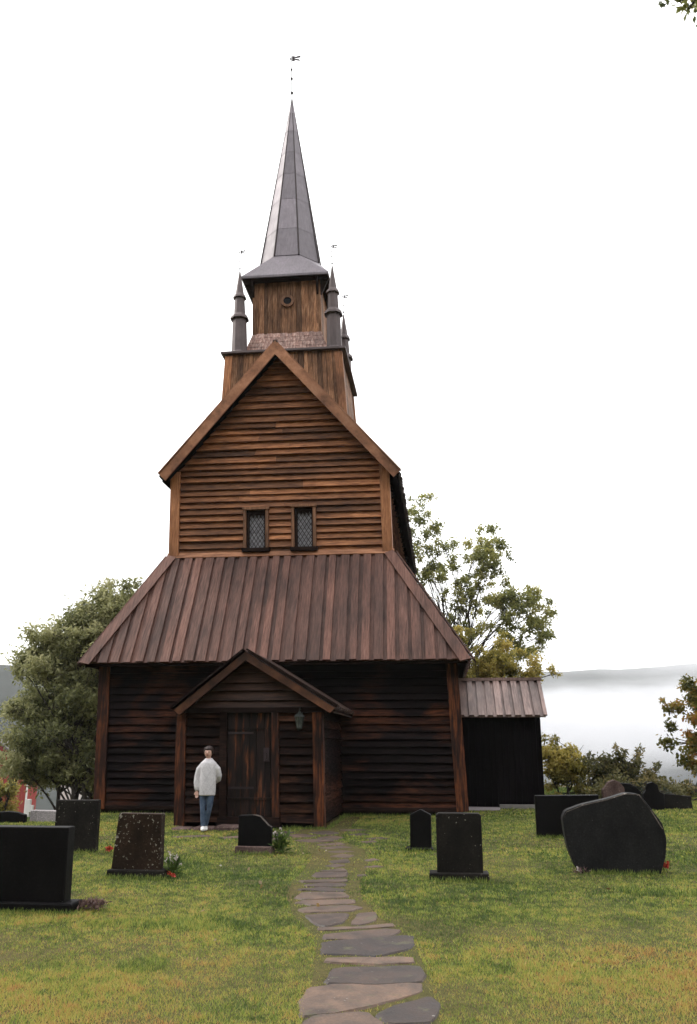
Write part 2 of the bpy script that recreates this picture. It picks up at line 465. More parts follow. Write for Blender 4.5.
def clap_front(b, y, xa, xb, z0, z1, course=.2, lap=.035, holes=(), wfun=None, face=-1, th=.05):
    """lapped boards on a wall facing -Y (face=-1) or +Y; wfun(z) -> (xa,xb)"""
    z = z0
    while z < z1 - .02:
        h = course * random.uniform(.86, 1.14); zt = min(z + h, z1)
        A0, B0 = wfun(z) if wfun else (xa, xb); A1, B1 = wfun(zt) if wfun else (xa, xb)
        if B1 - A1 < .02 and B0 - A0 < .05: break
        segs = [(A0, B0, A1, B1)]
        for hx0, hx1, hz0, hz1 in holes:
            if zt > hz0 and z < hz1:
                ns = []
                for (a0, b0, a1, b1) in segs:
                    if hx0 > a0 and hx1 < b0: ns += [(a0, hx0, a1, hx0), (hx1, b0, hx1, b1)]
                    else: ns.append((a0, b0, a1, b1))
                segs = ns
        for (a0, b0, a1, b1) in segs:
            cuts = [0, 1]
            if b0 - a0 > 3.2: cuts = sorted([0, random.uniform(.3, .7), 1])
            for q in range(len(cuts) - 1):
                c0, c1 = cuts[q], cuts[q + 1]; g_ = .004 if q else 0
                pro = lap * random.uniform(.75, 1.25); tone = random.random()
                # long boards are never dead straight
                nseg = max(1, int((b0 - a0) * (c1 - c0) / .55)); dz = [random.uniform(-.008, .008) for _ in range(nseg + 1)]
                if wfun: dz = [0] * (nseg + 1)
                V = []; F = []
                for k in range(nseg + 1):
                    u = c0 + (c1 - c0) * k / nseg
                    xl = a0 + (b0 - a0) * u + (g_ if k == 0 else 0); xt = a1 + (b1 - a1) * u + (g_ if k == 0 else 0)
                    V += [(xl, y + face * pro, z + dz[k]), (xt, y - face * .022, zt + .012 + dz[k]), (xt, y - face * th, zt + .012), (xl, y - face * th, z + dz[k])]
                for k in range(nseg):
                    a = 4 * k; n_ = a + 4
                    F += [(a, n_, n_ + 1, a + 1), (a + 3, a, a, n_)[:0] or (a, a + 3, n_ + 3, n_), (a + 1, n_ + 1, n_ + 2, a + 2), (a + 2, n_ + 2, n_ + 3, a + 3)]
                e = 4 * nseg
                F += [(0, 1, 2, 3), (e, e + 3, e + 2, e + 1)]
                b.add(V, F, tone)
        z = zt

def clap_side(b, x, ya, yb, z0, z1, course=.168, lap=.035, face=1, ytop=None):
    z = z0
    while z < z1 - .02:
        zt = min(z + course * random.uniform(.86, 1.14), z1); pro = lap * random.uniform(.75, 1.25)
        b.add([(x + face * pro, ya, z), (x + face * pro, yb, z), (x - face * .02, yb, zt + .012), (x - face * .02, ya, zt + .012),
               (x - face * .05, ya, z), (x - face * .05, yb, z), (x - face * .05, yb, zt + .006), (x - face * .05, ya, zt + .006)],
              [(0, 1, 2, 3), (7, 6, 5, 4), (0, 4, 5, 1), (3, 2, 6, 7), (0, 3, 7, 4), (1, 5, 6, 2)])
        z = zt

YF, YB = 19.5, 33.3; LX0, LX1 = -7.82, .38
# foundation
b = MB()
x = LX0 + .06
while x < LX1 - .06:
    wd = random.uniform(.35, .8); x1 = min(x + wd, LX1 - .06)
    b.box(x, x1 - .015, YF + .06 + random.uniform(0, .05), YF + .5, -.15, .3 - random.uniform(.0, .02)); x = x1
b.box(LX0 + .08, LX0 + .5, YF + .5, YB - .1, -.6, .29); b.box(LX1 - .5, LX1 - .08, YF + .5, YB - .1, -.6, .29)
b.box(LX0 + .5, LX1 - .5, YB - .5, YB - .1, -.6, .29)
b.build('foundation', M['foundation'], church, bevel=.015)

PW0, PW1, PYF = -5.06, -2.21, 16.5
# lower wall boards
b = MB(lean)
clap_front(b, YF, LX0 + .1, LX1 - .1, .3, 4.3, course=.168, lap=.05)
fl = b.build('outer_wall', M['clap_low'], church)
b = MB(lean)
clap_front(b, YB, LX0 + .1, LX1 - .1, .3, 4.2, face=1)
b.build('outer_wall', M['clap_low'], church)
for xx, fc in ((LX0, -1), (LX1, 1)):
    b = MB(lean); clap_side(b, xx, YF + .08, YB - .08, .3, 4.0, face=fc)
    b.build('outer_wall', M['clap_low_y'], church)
for xx, sg in ((LX0, 1), (LX1, -1)):
    b = MB(lean)
    f_ = .06 if sg < 0 else -.02
    # corner boards flare a little at the foot
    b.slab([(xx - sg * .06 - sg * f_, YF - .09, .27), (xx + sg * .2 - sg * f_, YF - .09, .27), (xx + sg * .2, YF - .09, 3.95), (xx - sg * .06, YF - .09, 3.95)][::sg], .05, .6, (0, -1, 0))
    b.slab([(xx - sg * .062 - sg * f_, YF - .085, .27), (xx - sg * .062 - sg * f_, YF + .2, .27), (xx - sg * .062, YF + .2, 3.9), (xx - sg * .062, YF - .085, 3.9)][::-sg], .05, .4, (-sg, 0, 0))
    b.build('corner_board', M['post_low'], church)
b = MB(lean); b.box(LX0 - .02, LX1 + .02, YF - .06, YF + .1, .26, .34)
b.build('sill_beam', M['dark_wood'], church)

# ---- aisle roof (four slopes of board on board)
EX0, EX1, EY0, EY1, EZ = -8.07, .71, 18.9, 33.9, 3.46
TXa, TXb, TY0, TY1, TZ = -6.67, -.93, 20.66, 32.1, 6.27
def lerp(a, b_, t): return tuple(a[i] + (b_[i] - a[i]) * t for i in range(3))
def board_slope(b, E0, E1, T0, T1, spacing=.285, wide=.185, gap_boards=True, jag=.035, start=.12):
    """boards running up from eave E0-E1 to top T0-T1 (trapezoid), raised boards over a lower layer"""
    E0, E1, T0, T1 = map(Vector, (E0, E1, T0, T1))
    ux = (E1 - E0); L = ux.length; ux.normalize()
    up = (T0 - E0) - ux * (T0 - E0).dot(ux); H = up.length; up.normalize(); n = ux.cross(up).normalized()
    if n.z < 0: n = -n
    a = (T0 - E0).dot(ux); c = L - (T1 - E0).dot(ux)       # inset of the top at both ends
    def top(x):
        if x < a: return H * x / a if a > 0 else H
        if x > L - c: return H * (L - x) / c if c > 0 else H
        return H
    def one(x0, x1, lift, th, ov, tone):
        x0 = max(x0, 0.0); x1 = min(x1, L)
        if x1 - x0 < .03: return
        h0, h1 = top(x0), top(x1)
        if min(h0, h1) < .05:
            if max(h0, h1) < .1: return
        pts = [(x0, -ov), (x1, -ov), (x1, h1)]
        if x0 < a < x1: pts.append((a, H))
        if x0 < L - c < x1: pts.append((L - c, H))
        pts.append((x0, h0))
        P = [E0 + ux * p[0] + up * max(p[1], -ov + .001) + n * lift for p in pts]
        b.slab(P, th, tone, n)
    x = -random.uniform(0, .1)
    while x < L:            # lower layer
        one(x + .004, x + spacing - .004, 0, .03, random.uniform(0, .02), random.random() * .4); x += spacing
    x = start
    while x < L - .05:      # raised boards, uneven widths
        wd = wide * random.uniform(.85, 1.2)
        one(x, x + wd, .055, .045, random.uniform(0, jag), random.random())
        x += spacing * random.uniform(.93, 1.07)
b = MB(lean); board_slope(b, (EX0, EY0, EZ), (EX1, EY0, EZ), (TXa, TY0, TZ), (TXb, TY0, TZ))
b.build('aisle_roof', M['roofboard'], church)
b = MB(lean); board_slope(b, (EX1, EY0, EZ), (EX1, EY1, EZ), (TXb, TY0, TZ), (TXb, TY1, TZ))
b.build('aisle_roof', M['roofboard_side'], church)
b = MB(lean); board_slope(b, (EX0, EY1, EZ), (EX0, EY0, EZ), (TXa, TY1, TZ), (TXa, TY0, TZ))
b.build('aisle_roof', M['roofboard_side'], church)
b = MB(lean); board_slope(b, (EX1, EY1, EZ), (EX0, EY1, EZ), (TXb, TY1, TZ), (TXa, TY1, TZ))
b.build('aisle_roof', M['roofboard'], church)
# soffit under the front eave + rafter feet
b = MB(lean)
b.slab([(EX0 + .05, EY0 + .04, EZ - .07), (EX1 - .05, EY0 + .04, EZ - .07), (EX1 - .3, YF + .05, EZ - .05 + .8), (EX0 + .3, YF + .05, EZ - .05 + .8)], .03)
b.slab([(EX1 - .05, EY0 + .04, EZ - .07), (EX1 - .05, EY1, EZ - .07), (LX1 - .08, EY1, EZ + .45), (LX1 - .08, EY0 + .6, EZ + .45)], .03)
b.slab([(EX0 + .05, EY1, EZ - .07), (EX0 + .05, EY0 + .04, EZ - .07), (LX0 + .08, EY0 + .6, EZ + .45), (LX0 + .08, EY1, EZ + .45)], .03)
b.build('soffit', M['dark_wood'], church)
# hip boards
def hip(E, T, wdt=.24):
    E = Vector(E); T = Vector(T); d = (T - E).normalized()
    b = MB(lean)
    for side in (1, -1):
        # flat board lying along each face of the hip
        pass
    out = Vector((1 if E.x > CX else -1, 0, 0)); fr = Vector((0, -1 if E.y < 25 else 1, 0))
    for ax, other in ((out, fr), (fr, out)):
        # board on the slope whose eave runs along 'ax'
        nn = d.cross(ax).normalized()
        if nn.z < 0: nn = -nn
        inw = nn.cross(d).normalized()
        if inw.dot(ax) > 0: inw = -inw
        o_ = nn * .105
        b.slab([E + o_ - d * .06, E + o_ + inw * wdt - d * .02, T + o_ + inw * wdt, T + o_], .03, random.random(), nn)
    b.build('hip_board', M['rake'] if False else M['roofboard'], church)
hip((EX0, EY0, EZ), (TXa, TY0, TZ)); hip((EX1, EY0, EZ), (TXb, TY0, TZ))
hip((EX0, EY1, EZ), (TXa, TY1, TZ)); hip((EX1, EY1, EZ), (TXb, TY1, TZ))
b = MB(lean)
b.slab([(TXa - .03, TY0 - .1, TZ - .03), (TXb + .03, TY0 - .1, TZ - .03), (TXb + .03, TY0 - .02, TZ + .1), (TXa - .03, TY0 - .02, TZ + .1)], .04)
b.build('flashing_board', M['rake'], church)

# ---- upper nave
UY0, UY1 = 20.7, 32.1; UW = 2.83; RZ = 11.98; SL = 3.70 / 3.12; EAVE = 8.28
def uw(z):
    h = min(UW, (RZ - .17 - z) / SL); return (UX - h, UX + h)
WINS = [(-4.72, -4.07, 6.40, 7.46), (-3.48, -2.85, 6.40, 7.50)]
b = MB(lean)
clap_front(b, UY0, 0, 0, TZ + .0, 11.75, course=.186, lap=.07, wfun=uw, holes=[(w_[0] + .03, w_[1] - .03, w_[2], w_[3]) for w_ in WINS])
b.build('nave_wall', M['clap_up'], church)
b = MB(lean); clap_front(b, UY1, 0, 0, TZ, 11.7, course=.2, wfun=uw, face=1); b.build('nave_wall', M['clap_up'], church)
for sg in (-1, 1):
    b = MB(lean); clap_side(b, UX + sg * (UW - .02), UY0 + .1, UY1 - .1, 5.9, 8.35, face=sg); b.build('nave_wall', M['clap_up_y'], church)
    b = MB(lean); x0 = UX + sg * (UW + .03); x1 = UX + sg * (UW - .22)
    b.box(min(x0, x1), max(x0, x1), UY0 - .115, UY0 - .035, TZ + .03, 8.55, .7)
    x2 = UX + sg * (UW - .02); b.box(min(x0, x2), max(x0, x2), UY0 - .033, UY0 + .2, TZ - .1, 8.5, .4)
    b.build('corner_board', M['post_up'], church)
# inner dark lining so nothing shows through
b = MB(lean); b.box(UX - UW + .12, UX + UW - .12, UY0 + .25, UY1 - .25, 4.5, 8.5); b.build('inner_lining', M['annex'], church)

def window(x0, x1, z0, z1, y):
    b = MB(lean); f = .075
    b.box(x0, x0 + f, y - .12, y + .06, z0 + .05, z1); b.box(x1 - f, x1, y - .12, y + .06, z0 + .05, z1)
    b.box(x0 - .02, x1 + .02, y - .15, y + .06, z1, z1 + .06)
    w_ = b.build('window', M['frame'], church)
    b = MB(lean); b.box(x0 + f, x1 - f, y + .01, y + .03, z0 + .05, z1); b.build('pane', M['pane'], w_)
    b = MB(lean); b.box(x0 - .03, x1 + .03, y - .17, y + .04, z0 - .04, z0 + .05); b.build('sill', M['dark_wood'], w_)
    b = MB(lean)        # dark inner lining with a scalloped head
    b.box(x0 + f, x0 + f + .07, y - .05, y + .005, z0 + .05, z1); b.box(x1 - f - .045, x1 - f, y - .05, y + .005, z0 + .05, z1)
    zt = z1; zb = z1 - .16; n = 4; X0 = x0 + f + .07; X1 = x1 - f - .045
    b.box(X0, X1, y - .05, y + .005, zb + .05, zt)
    for k in range(n + 1):
        xc = X0 + (X1 - X0) * k / n
        pts = [(max(X0, min(X1, xc + q * .035)), y - .04, zb + .05 - (1 - abs(q)) * .09) for q in (-1, 0, 1)]
        if abs(pts[2][0] - pts[0][0]) > .02:
            b.slab([(pts[0][0], y - .04, zb + .052), pts[0][:2] + (zb + .05,), pts[1] if X0 < xc < X1 else (xc, y - .04, zb - .03), (pts[2][0], y - .04, zb + .051)], .03, .3, (0, -1, 0))
    b.build('scalloped_head', M['dark_wood'], w_)
for w_ in WINS: window(*w_, UY0)

# steep nave roof
RY0, RY1 = 20.28, 33.3; HW = 3.06
for sg in (-1, 1):
    HW = 3.04 if sg < 0 else 3.13
    b = MB(lean)
    board_slope(b, (UX + sg * HW, RY0 if sg > 0 else RY1, RZ - HW * SL - .06), (UX + sg * HW, RY1 if sg > 0 else RY0, RZ - HW * SL - .06),
                (UX, RY0 if sg > 0 else RY1, RZ - .06), (UX, RY1 if sg > 0 else RY0, RZ - .06), jag=.05)
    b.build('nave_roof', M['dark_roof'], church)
    # underside
    b = MB(lean)
    b.slab([(UX + sg * (HW - .03), RY0 + .05, RZ - HW * SL - .16), (UX + sg * (HW - .03), RY1 - .05, RZ - HW * SL - .16), (UX, RY1 - .05, RZ - .19), (UX, RY0 + .05, RZ - .19)][::sg], .03)
    for k in range(19):      # rafter feet under the eave
        yy = RY0 + .5 + k * .66
        b.box(min(UX + sg * (UW - .1), UX + sg * (UW + .1)), max(UX + sg * (UW - .1), UX + sg * (UW + .1)), yy, yy + .1, RZ - HW * SL - .16, RZ - HW * SL - .04)
    b.build('soffit', M['annex'], church)
    for yy, fc in ((RY0 - .05, -1), (RY1 + .05, 1)):
        b = MB(lean)
        ap = Vector((UX, yy, RZ + .03)); tp = Vector((UX + sg * (HW + .02), yy, RZ + .03 - (HW + .02) * SL))
        wv = .39
        poly = [ap, tp, tp + Vector((-sg * .17, 0, -.17)), ap - Vector((0, 0, wv))]
        b.slab(poly, .05, .5, (0, fc, 0) )
        # thin cap board above
        d = (tp - ap).normalized(); nn = Vector((sg * SL, 0, 1)).normalized()
        b.slab([ap + nn * .035 + Vector((0, -.04 * -fc * -1, 0)), tp + nn * .035 + Vector((0, .04 * fc, 0)), tp + nn * .035 - Vector((0, fc * .12, 0)), ap + nn * .035 - Vector((0, fc * .12, 0))], .03, .2, nn)
        b.build('bargeboard', M['rake'], church)
b = MB(lean); b.slab([(UX - .1, RY0 - .02, RZ + .01), (UX, RY0 - .02, RZ + .1), (UX + .1, RY0 - .02, RZ + .01)], -(RY1 - RY0), .3, (0, -1, 0)) if False else b.box(UX - .06, UX + .06, RY0 - .02, RY1 + .02, RZ - .02, RZ + .07)
b.build('ridge_board', M['dark_roof'], church)

# ---- porch
PYB = YF - .06; PZ = 3.38; PSIDE = {-1: (1.38, .79), 1: (1.70, .625)}
def pw(z):
    return (PX - min(1.36, (PZ - .12 - z) / .79), PX + min(1.5, (PZ - .12 - z) / .625))
DX0, DX1, DZ0, DZ1 = -4.06, -3.20, .36, 2.24
b = MB(lean)
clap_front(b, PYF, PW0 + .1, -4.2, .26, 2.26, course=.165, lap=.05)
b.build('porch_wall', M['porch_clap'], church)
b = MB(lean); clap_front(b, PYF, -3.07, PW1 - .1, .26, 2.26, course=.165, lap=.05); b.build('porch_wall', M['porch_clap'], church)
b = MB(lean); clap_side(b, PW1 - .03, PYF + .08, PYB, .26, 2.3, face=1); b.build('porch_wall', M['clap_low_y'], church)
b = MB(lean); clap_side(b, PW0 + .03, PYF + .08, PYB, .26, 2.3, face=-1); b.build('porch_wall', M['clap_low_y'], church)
b = MB(lean); clap_front(b, PYF - .03, 0, 0, 2.34, 3.3, course=.165, lap=.06, wfun=pw); b.build('porch_gable', M['porch_gable'], church)
b = MB(lean); b.box(PW0 - .03, PW1 + .03, PYF - .1, PYF + .08, 2.25, 2.345); b.build('tie_beam', M['dark_wood'], church)
for a0, a1 in ((PW0, PW0 + .19), (PW1 - .2, PW1)):
    b = MB(lean); b.box(a0, a1, PYF - .09, PYF + .1, .2, 2.25, .6); b.build('corner_board', M['post_low'], church)
for a0, a1 in ((-4.2, -4.07), (-3.19, -3.06)):
    b = MB(lean); b.box(a0, a1, PYF - .08, PYF + .06, .3, 2.25, .5); b.build('door_jamb', M['post_low'] if a0 > -3.5 else M['dark_wood'], church)
b = MB(lean); b.box(-4.22, -3.04, PYF - .14, PYF + .1, .2, .36, .4); b.build('threshold', M['dark_wood'], church)
b = MB(lean); x = DX0
while x < DX1 - .03:
    w_ = min(random.uniform(.11, .17), DX1 - x); b.box(x + .003, x + w_ - .003, PYF + .01 + random.uniform(0, .008), PYF + .05, DZ0 + .01, DZ1); x += w_
b.box(DX0, DX1, PYF - .012, PYF + .012, DZ1 - .3, DZ1 - .27, .2); b.box(DX0, DX1, PYF - .012, PYF + .012, DZ0 + .3, DZ0 + .34, .2)
dr = b.build('door', M['door'], church)
b = MB(lean); b.box(-3.36, -3.25, PYF - .03, PYF + .02, 1.35, 1.6)
b.tube([(-3.30, PYF - .03, 1.5), (-3.30, PYF - .09, 1.49), (-3.30, PYF - .09, 1.40), (-3.30, PYF - .03, 1.39)], [.012] * 4, 6)
b.build('lock_box', M['iron'], dr)
for hz in (.85, 1.85):
    b = MB(lean); b.box(DX0 + .01, DX0 + .5, PYF - .008, PYF + .02, hz, hz + .04); b.build('hinge', M['iron'], dr)
b = MB(lean); b.box(PW0 + .12, PW1 - .12, PYF + .12, PYB, .1, 2.3); b.build('inner_lining', M['annex'], church)
PR0 = 16.16
for sg in (-1, 1):
    PHW, PS = PSIDE[sg]
    b = MB(lean)
    e0 = (PX + sg * PHW, PR0, PZ - PHW * PS); e1 = (PX + sg * PHW, PYB, PZ - PHW * PS)
    if sg > 0: board_slope(b, e0, e1, (PX, PR0, PZ), (PX, PYB, PZ))
    else: board_slope(b, e1, e0, (PX, PYB, PZ), (PX, PR0, PZ))
    b.slab([(PX + sg * (PHW - .02), PR0 + .03, PZ - PHW * PS - .06), (PX + sg * (PHW - .02), PYB, PZ - PHW * PS - .06), (PX, PYB, PZ - .07), (PX, PR0 + .03, PZ - .07)][::sg], .03)
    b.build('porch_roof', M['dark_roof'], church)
    b = MB(lean)
    ap = Vector((PX, PR0 - .03, PZ + .0)); tp = Vector((PX + sg * (PHW + .0), PR0 - .03, PZ - PHW * PS))
    b.slab([ap, tp, tp + Vector((-sg * .1, 0, -.09)), ap - Vector((0, 0, .165))], .045, .5, (0, -1, 0))
    b.build('bargeboard', M['rake_low'], church)
    b = MB(lean); nn = Vector((sg * PS, 0, 1)).normalized()
    b.slab([ap + nn * .07 - Vector((0, .05, 0)), tp + nn * .07 + Vector((sg * .03, -.05, 0)), tp + nn * .07 + Vector((sg * .03, .15, 0)), ap + nn * .07 + Vector((0, .15, 0))], .035, .1, nn)
    b.build('verge_cap', M['dark_wood'], church)

# ---- annex on the right flank
b = MB(); AX0, AX1, AY0, AY1 = .28, 2.42, 22.4, 24.1
def planks_front(b, x0, x1, y, z0, z1, wd=.16, face=-1, z1f=None):
    x = x0
    while x < x1 - .02:
        w_ = min(wd * random.uniform(.8, 1.25), x1 - x); p = random.uniform(0, .015)
        zz = z1f(x + w_ / 2) if z1f else z1
        b.box(x + .002, x + w_ - .002, min(y + face * (.02 + p), y - face * .02), max(y + face * (.02 + p), y - face * .02), z0, zz); x += w_
planks_front(b, AX0, AX1, AY0, .14, 2.5); planks_front(b, AX0, AX1, AY1, .14, 2.5, face=1)
y = AY0 + .02
while y < AY1 - .05:
    w_ = min(.18, AY1 - .02 - y); zz = 3.16 - abs(y + w_ / 2 - 23.25) * .86
    b.box(AX1 - .03, AX1 + random.uniform(.0, .012), y + .002, y + w_ - .002, .14, zz); y += w_
b.build('annex_wall', M['annex'], church)
b = MB(); board_slope(b, (AX0, 22.08, 2.34), (2.57, 22.08, 2.34), (AX0, 23.25, 3.29), (2.57, 23.25, 3.29), spacing=.235, wide=.15, jag=.02)
b.build('annex_roof', M['roof_pale'], church)
b = MB(); board_slope(b, (2.57, 24.42, 2.34), (AX0, 24.42, 2.34), (2.57, 23.25, 3.29), (AX0, 23.25, 3.29), spacing=.235, wide=.15, jag=.02)
b.build('annex_roof', M['roof_pale'], church)
b = MB(); b.box(AX0, 2.6, 23.15, 23.35, 3.29, 3.37, .7); b.build('ridge_board', M['roof_pale'], church)

# ---- tower
TYC = 23.95; H1 = 1.70
b = MB(lean)
def tower_planks(b, cx, cy, ht, hb, z0, z1, wd=.15, th=.05):
    for (ax, ay) in ((0, -1), (1, 0), (0, 1), (-1, 0)):
        tx, ty = -ay, ax
        u = -1.0
        while u < .995:
            du = min(wd / ht * random.uniform(.75, 1.3), 1 - u); p = random.uniform(0, .014)
            def P(uu, hh, z): return (cx + ax * (hh + p) + tx * uu * hh, cy + ay * (hh + p) + ty * uu * hh, z)
            b.slab([P(u + .003, hb, z0), P(u + du - .003, hb, z0), P(u + du - .003, ht, z1), P(u + .003, ht, z1)], th, None, (ax, ay, 0))
            u += du
tower_planks(b, TX, TYC, H1 - .03, H1 + .17, 8.6, 12.66)
b.build('tower_wall', M['tower'], church)
for (ax, ay) in ((-1, -1), (1, -1), (1, 1), (-1, 1)):
    b = MB(lean)
    for z0, z1, h0, h1 in ((8.6, 12.6, H1 + .2, H1),):
        b.slab([(TX + ax * h0, TYC + ay * (h0 + .02), z0), (TX + ax * (h0 - .2), TYC + ay * (h0 + .02), z0), (TX + ax * (h1 - .2), TYC + ay * (h1 + .02), z1), (TX + ax * h1, TYC + ay * (h1 + .02), z1)], .04, .9, (0, ay, 0))
        b.slab([(TX + ax * (h0 + .02), TYC + ay * (h0 + .018), z0), (TX + ax * (h0 + .02), TYC + ay * (h0 - .16), z0), (TX + ax * (h1 + .02), TYC + ay * (h1 - .16), z1), (TX + ax * (h1 + .02), TYC + ay * (h1 + .018), z1)], .04, .8, (ax, 0, 0))
    b.build('corner_board', M['post_up'], church)
# eave tray of the lower stage
E1h = 1.83; ez = 12.72
b = MB(lean)
b.box(TX - E1h, TX + E1h, TYC - E1h + .03, TYC + E1h - .03, ez - .06, ez, .3)
b.add([(TX - E1h + .02, TYC - E1h + .05, ez + .002), (TX + E1h - .02, TYC - E1h + .05, ez + .002), (TX + E1h - .02, TYC + E1h - .05, ez + .002), (TX - E1h + .02, TYC + E1h - .05, ez + .002), (TX - 1.25, TYC - 1.25, ez + .16), (TX + 1.25, TYC - 1.25, ez + .16), (TX + 1.25, TYC + 1.25, ez + .16), (TX - 1.25, TYC + 1.25, ez + .16)], [(0, 1, 5, 4), (1, 2, 6, 5), (2, 3, 7, 6), (3, 0, 4, 7), (4, 5, 6, 7)], .4)
for k in range(4):
    pass
b.build('tower_eave', M['turret'], church)
# skirt roof with courses of shingles
b = MB(lean); H2 = 1.02; sz = 13.62; SKH = 1.3
for (ax, ay) in ((0, -1), (1, 0), (0, 1), (-1, 0)):
    tx, ty = -ay, ax; nc = 5
    for c in range(nc):
        f0 = c / nc; f1 = (c + 1) / nc
        h0 = SKH + (H2 - SKH) * f0; h1 = SKH + (H2 - SKH) * f1 + .02
        z0 = ez + .01 + (sz - ez) * f0; z1 = ez + .01 + (sz - ez) * f1
        u = -1.0
        while u < .995:
            du = min(.13 / h0 * random.uniform(.8, 1.2), 1 - u); q = random.uniform(.012, .03)
            nrm = Vector((ax * .95, ay * .95, .3)).normalized()
            def P(uu, hh, z): return Vector((cxx + ax * hh + tx * uu * hh, TYC + ay * hh + ty * uu * hh, z))
            cxx = TX
            b.slab([P(u + .003, h0, z0) + nrm * q, P(u + du - .003, h0, z0) + nrm * q, P(u + du - .003, h1, z1), P(u + .003, h1, z1)], .03, None, nrm)
            u += du
b.build('tower_skirt', M['shingle'], church)
# belfry
b = MB(lean); tower_planks(b, TX, TYC, H2, H2 + .02, sz - .05, 15.52, wd=.14)
b.build('belfry_wall', M['tower'], church)
for (ax, ay) in ((-1, -1), (1, -1), (1, 1), (-1, 1)):
    b = MB(lean)
    b.box(min(TX + ax * (H2 + .03), TX + ax * (H2 - .1)), max(TX + ax * (H2 + .03), TX + ax * (H2 - .1)), min(TYC + ay * (H2 + .03), TYC + ay * (H2 - .1)), max(TYC + ay * (H2 + .03), TYC + ay * (H2 - .1)), sz - .05, 15.5, .35)
    b.build('corner_board', M['tower'], church)
# round opening
b = MB(lean); rc = Vector((-3.90, TYC - H2 - .06, 14.66)); V = []; F = []; ns = 28
for k in range(ns):
    a = 2 * PI * k / ns; ca, sa = math.cos(a), math.sin(a)
    for r, yy in ((.2, -.03), (.2, .05), (.125, .05), (.125, -.03)):
        V.append(rc + Vector((ca * r, yy, sa * r)))
for k in range(ns):
    a = 4 * k; n_ = 4 * ((k + 1) % ns)
    for j in range(4): F.append((a + j, n_ + j, n_ + (j + 1) % 4, a + (j + 1) % 4))
b.add(V, F, .7); rw = b.build('round_window', M['frame'], church)
b = MB(lean); b.slab([rc + Vector((math.cos(2 * PI * k / ns) * .13, .0, math.sin(2 * PI * k / ns) * .13)) for k in range(ns)], .01, .5, (0, -1, 0)); b.build('pane', M['dark_glass'], rw)

# spire: square eave, broached to an octagon
EH = 1.34; e0z = 15.43; OZ = 16.33; OH = .915; APZ = 22.95
b = MB(lean)
sq = [(TX - EH, TYC - EH, e0z), (TX + EH, TYC - EH, e0z), (TX + EH, TYC + EH, e0z), (TX - EH, TYC + EH, e0z)]
t = OH * math.tan(PI / 8)
oc = [(TX - t, TYC - OH), (TX + t, TYC - OH), (TX + OH, TYC - t), (TX + OH, TYC + t), (TX + t, TYC + OH), (TX - t, TYC + OH), (TX - OH, TYC + t), (TX - OH, TYC - t)]
def ring(hh, z):
    return [(TX + (x - TX) * hh / OH, TYC + (y - TYC) * hh / OH, z) for x, y in oc]
V = [tuple(p) for p in sq] + ring(OH, OZ)
F = [(0, 1, 5, 4), (1, 2, 7, 6), (2, 3, 9, 8), (3, 0, 11, 10), (1, 6, 5), (2, 8, 7), (3, 10, 9), (0, 4, 11)]
b.add(V, F, .5)
low = [(x, y, z - .07) for x, y, z in sq]
b.add([tuple(p) for p in sq] + low, [(0, 1, 5, 4), (1, 2, 6, 5), (2, 3, 7, 6), (3, 0, 4, 7), (4, 5, 6, 7)], .1)
# lead sheets lapping up the spire, each bay its own tone
def shiftx(p): return (p[0] + .09 * (p[2] - OZ) / (APZ - OZ), p[1], p[2])
levels = [0, .16, .34, .5, .64, .78, .9, 1.0]
for i in range(len(levels) - 1):
    f0, f1 = levels[i], levels[i + 1]
    flare = lambda f: OH * (1 - f) * (1 + .0 * (1 - f)) + .012
    z0 = OZ + (APZ - OZ) * f0; z1 = OZ + (APZ - OZ) * f1
    r0 = ring(flare(f0) + .008, z0); r1 = ring(flare(f1), z1 + .02)
    for k in range(8):
        j = (k + 1) % 8
        b.add([shiftx(p) for p in (r0[k], r0[j], r1[j], r1[k])], [(0, 1, 2, 3)])
sp = b.build('spire', M['lead'], church)
# standing seams on the arrises
b = MB(lean)
for k in range(8):
    r0 = ring(OH + .02, OZ)[k]; b.tube([r0, (TX + .09, TYC, APZ + .03)], [.03, .015], 5, .2)
for k, c in ((4, 1), (5, 1), (11, 0), (6, 1)):
    pass
b.build('seam', M['iron'], sp)
b = MB(lean); b.slab([(TX - EH + .04, TYC - EH + .04, e0z - .075), (TX + EH - .04, TYC - EH + .04, e0z - .075), (TX + EH - .04, TYC + EH - .04, e0z - .075), (TX - EH + .04, TYC + EH - .04, e0z - .075)], .02, .3, (0, 0, 1))
for (ax, ay) in ((0, -1), (1, 0), (0, 1), (-1, 0)):      # curved-in brackets below the eave
    tx, ty = -ay, ax
    for u in (-.97, .97):
        base = Vector((TX + tx * u * H2, TYC + ty * u * H2, 0)); o_ = Vector((ax, ay, 0))
        b.slab([base + o_ * (H2 + .03) + Vector((0, 0, 14.85)), base + o_ * (H2 + .06) + Vector((0, 0, 14.85)), base + o_ * (EH - .05) + Vector((0, 0, 15.34)), base + o_ * (H2 + .03) + Vector((0, 0, 15.34))], .06, .3, Vector((tx, ty, 0)))
b.build('belfry_soffit', M['dark_wood'], church)

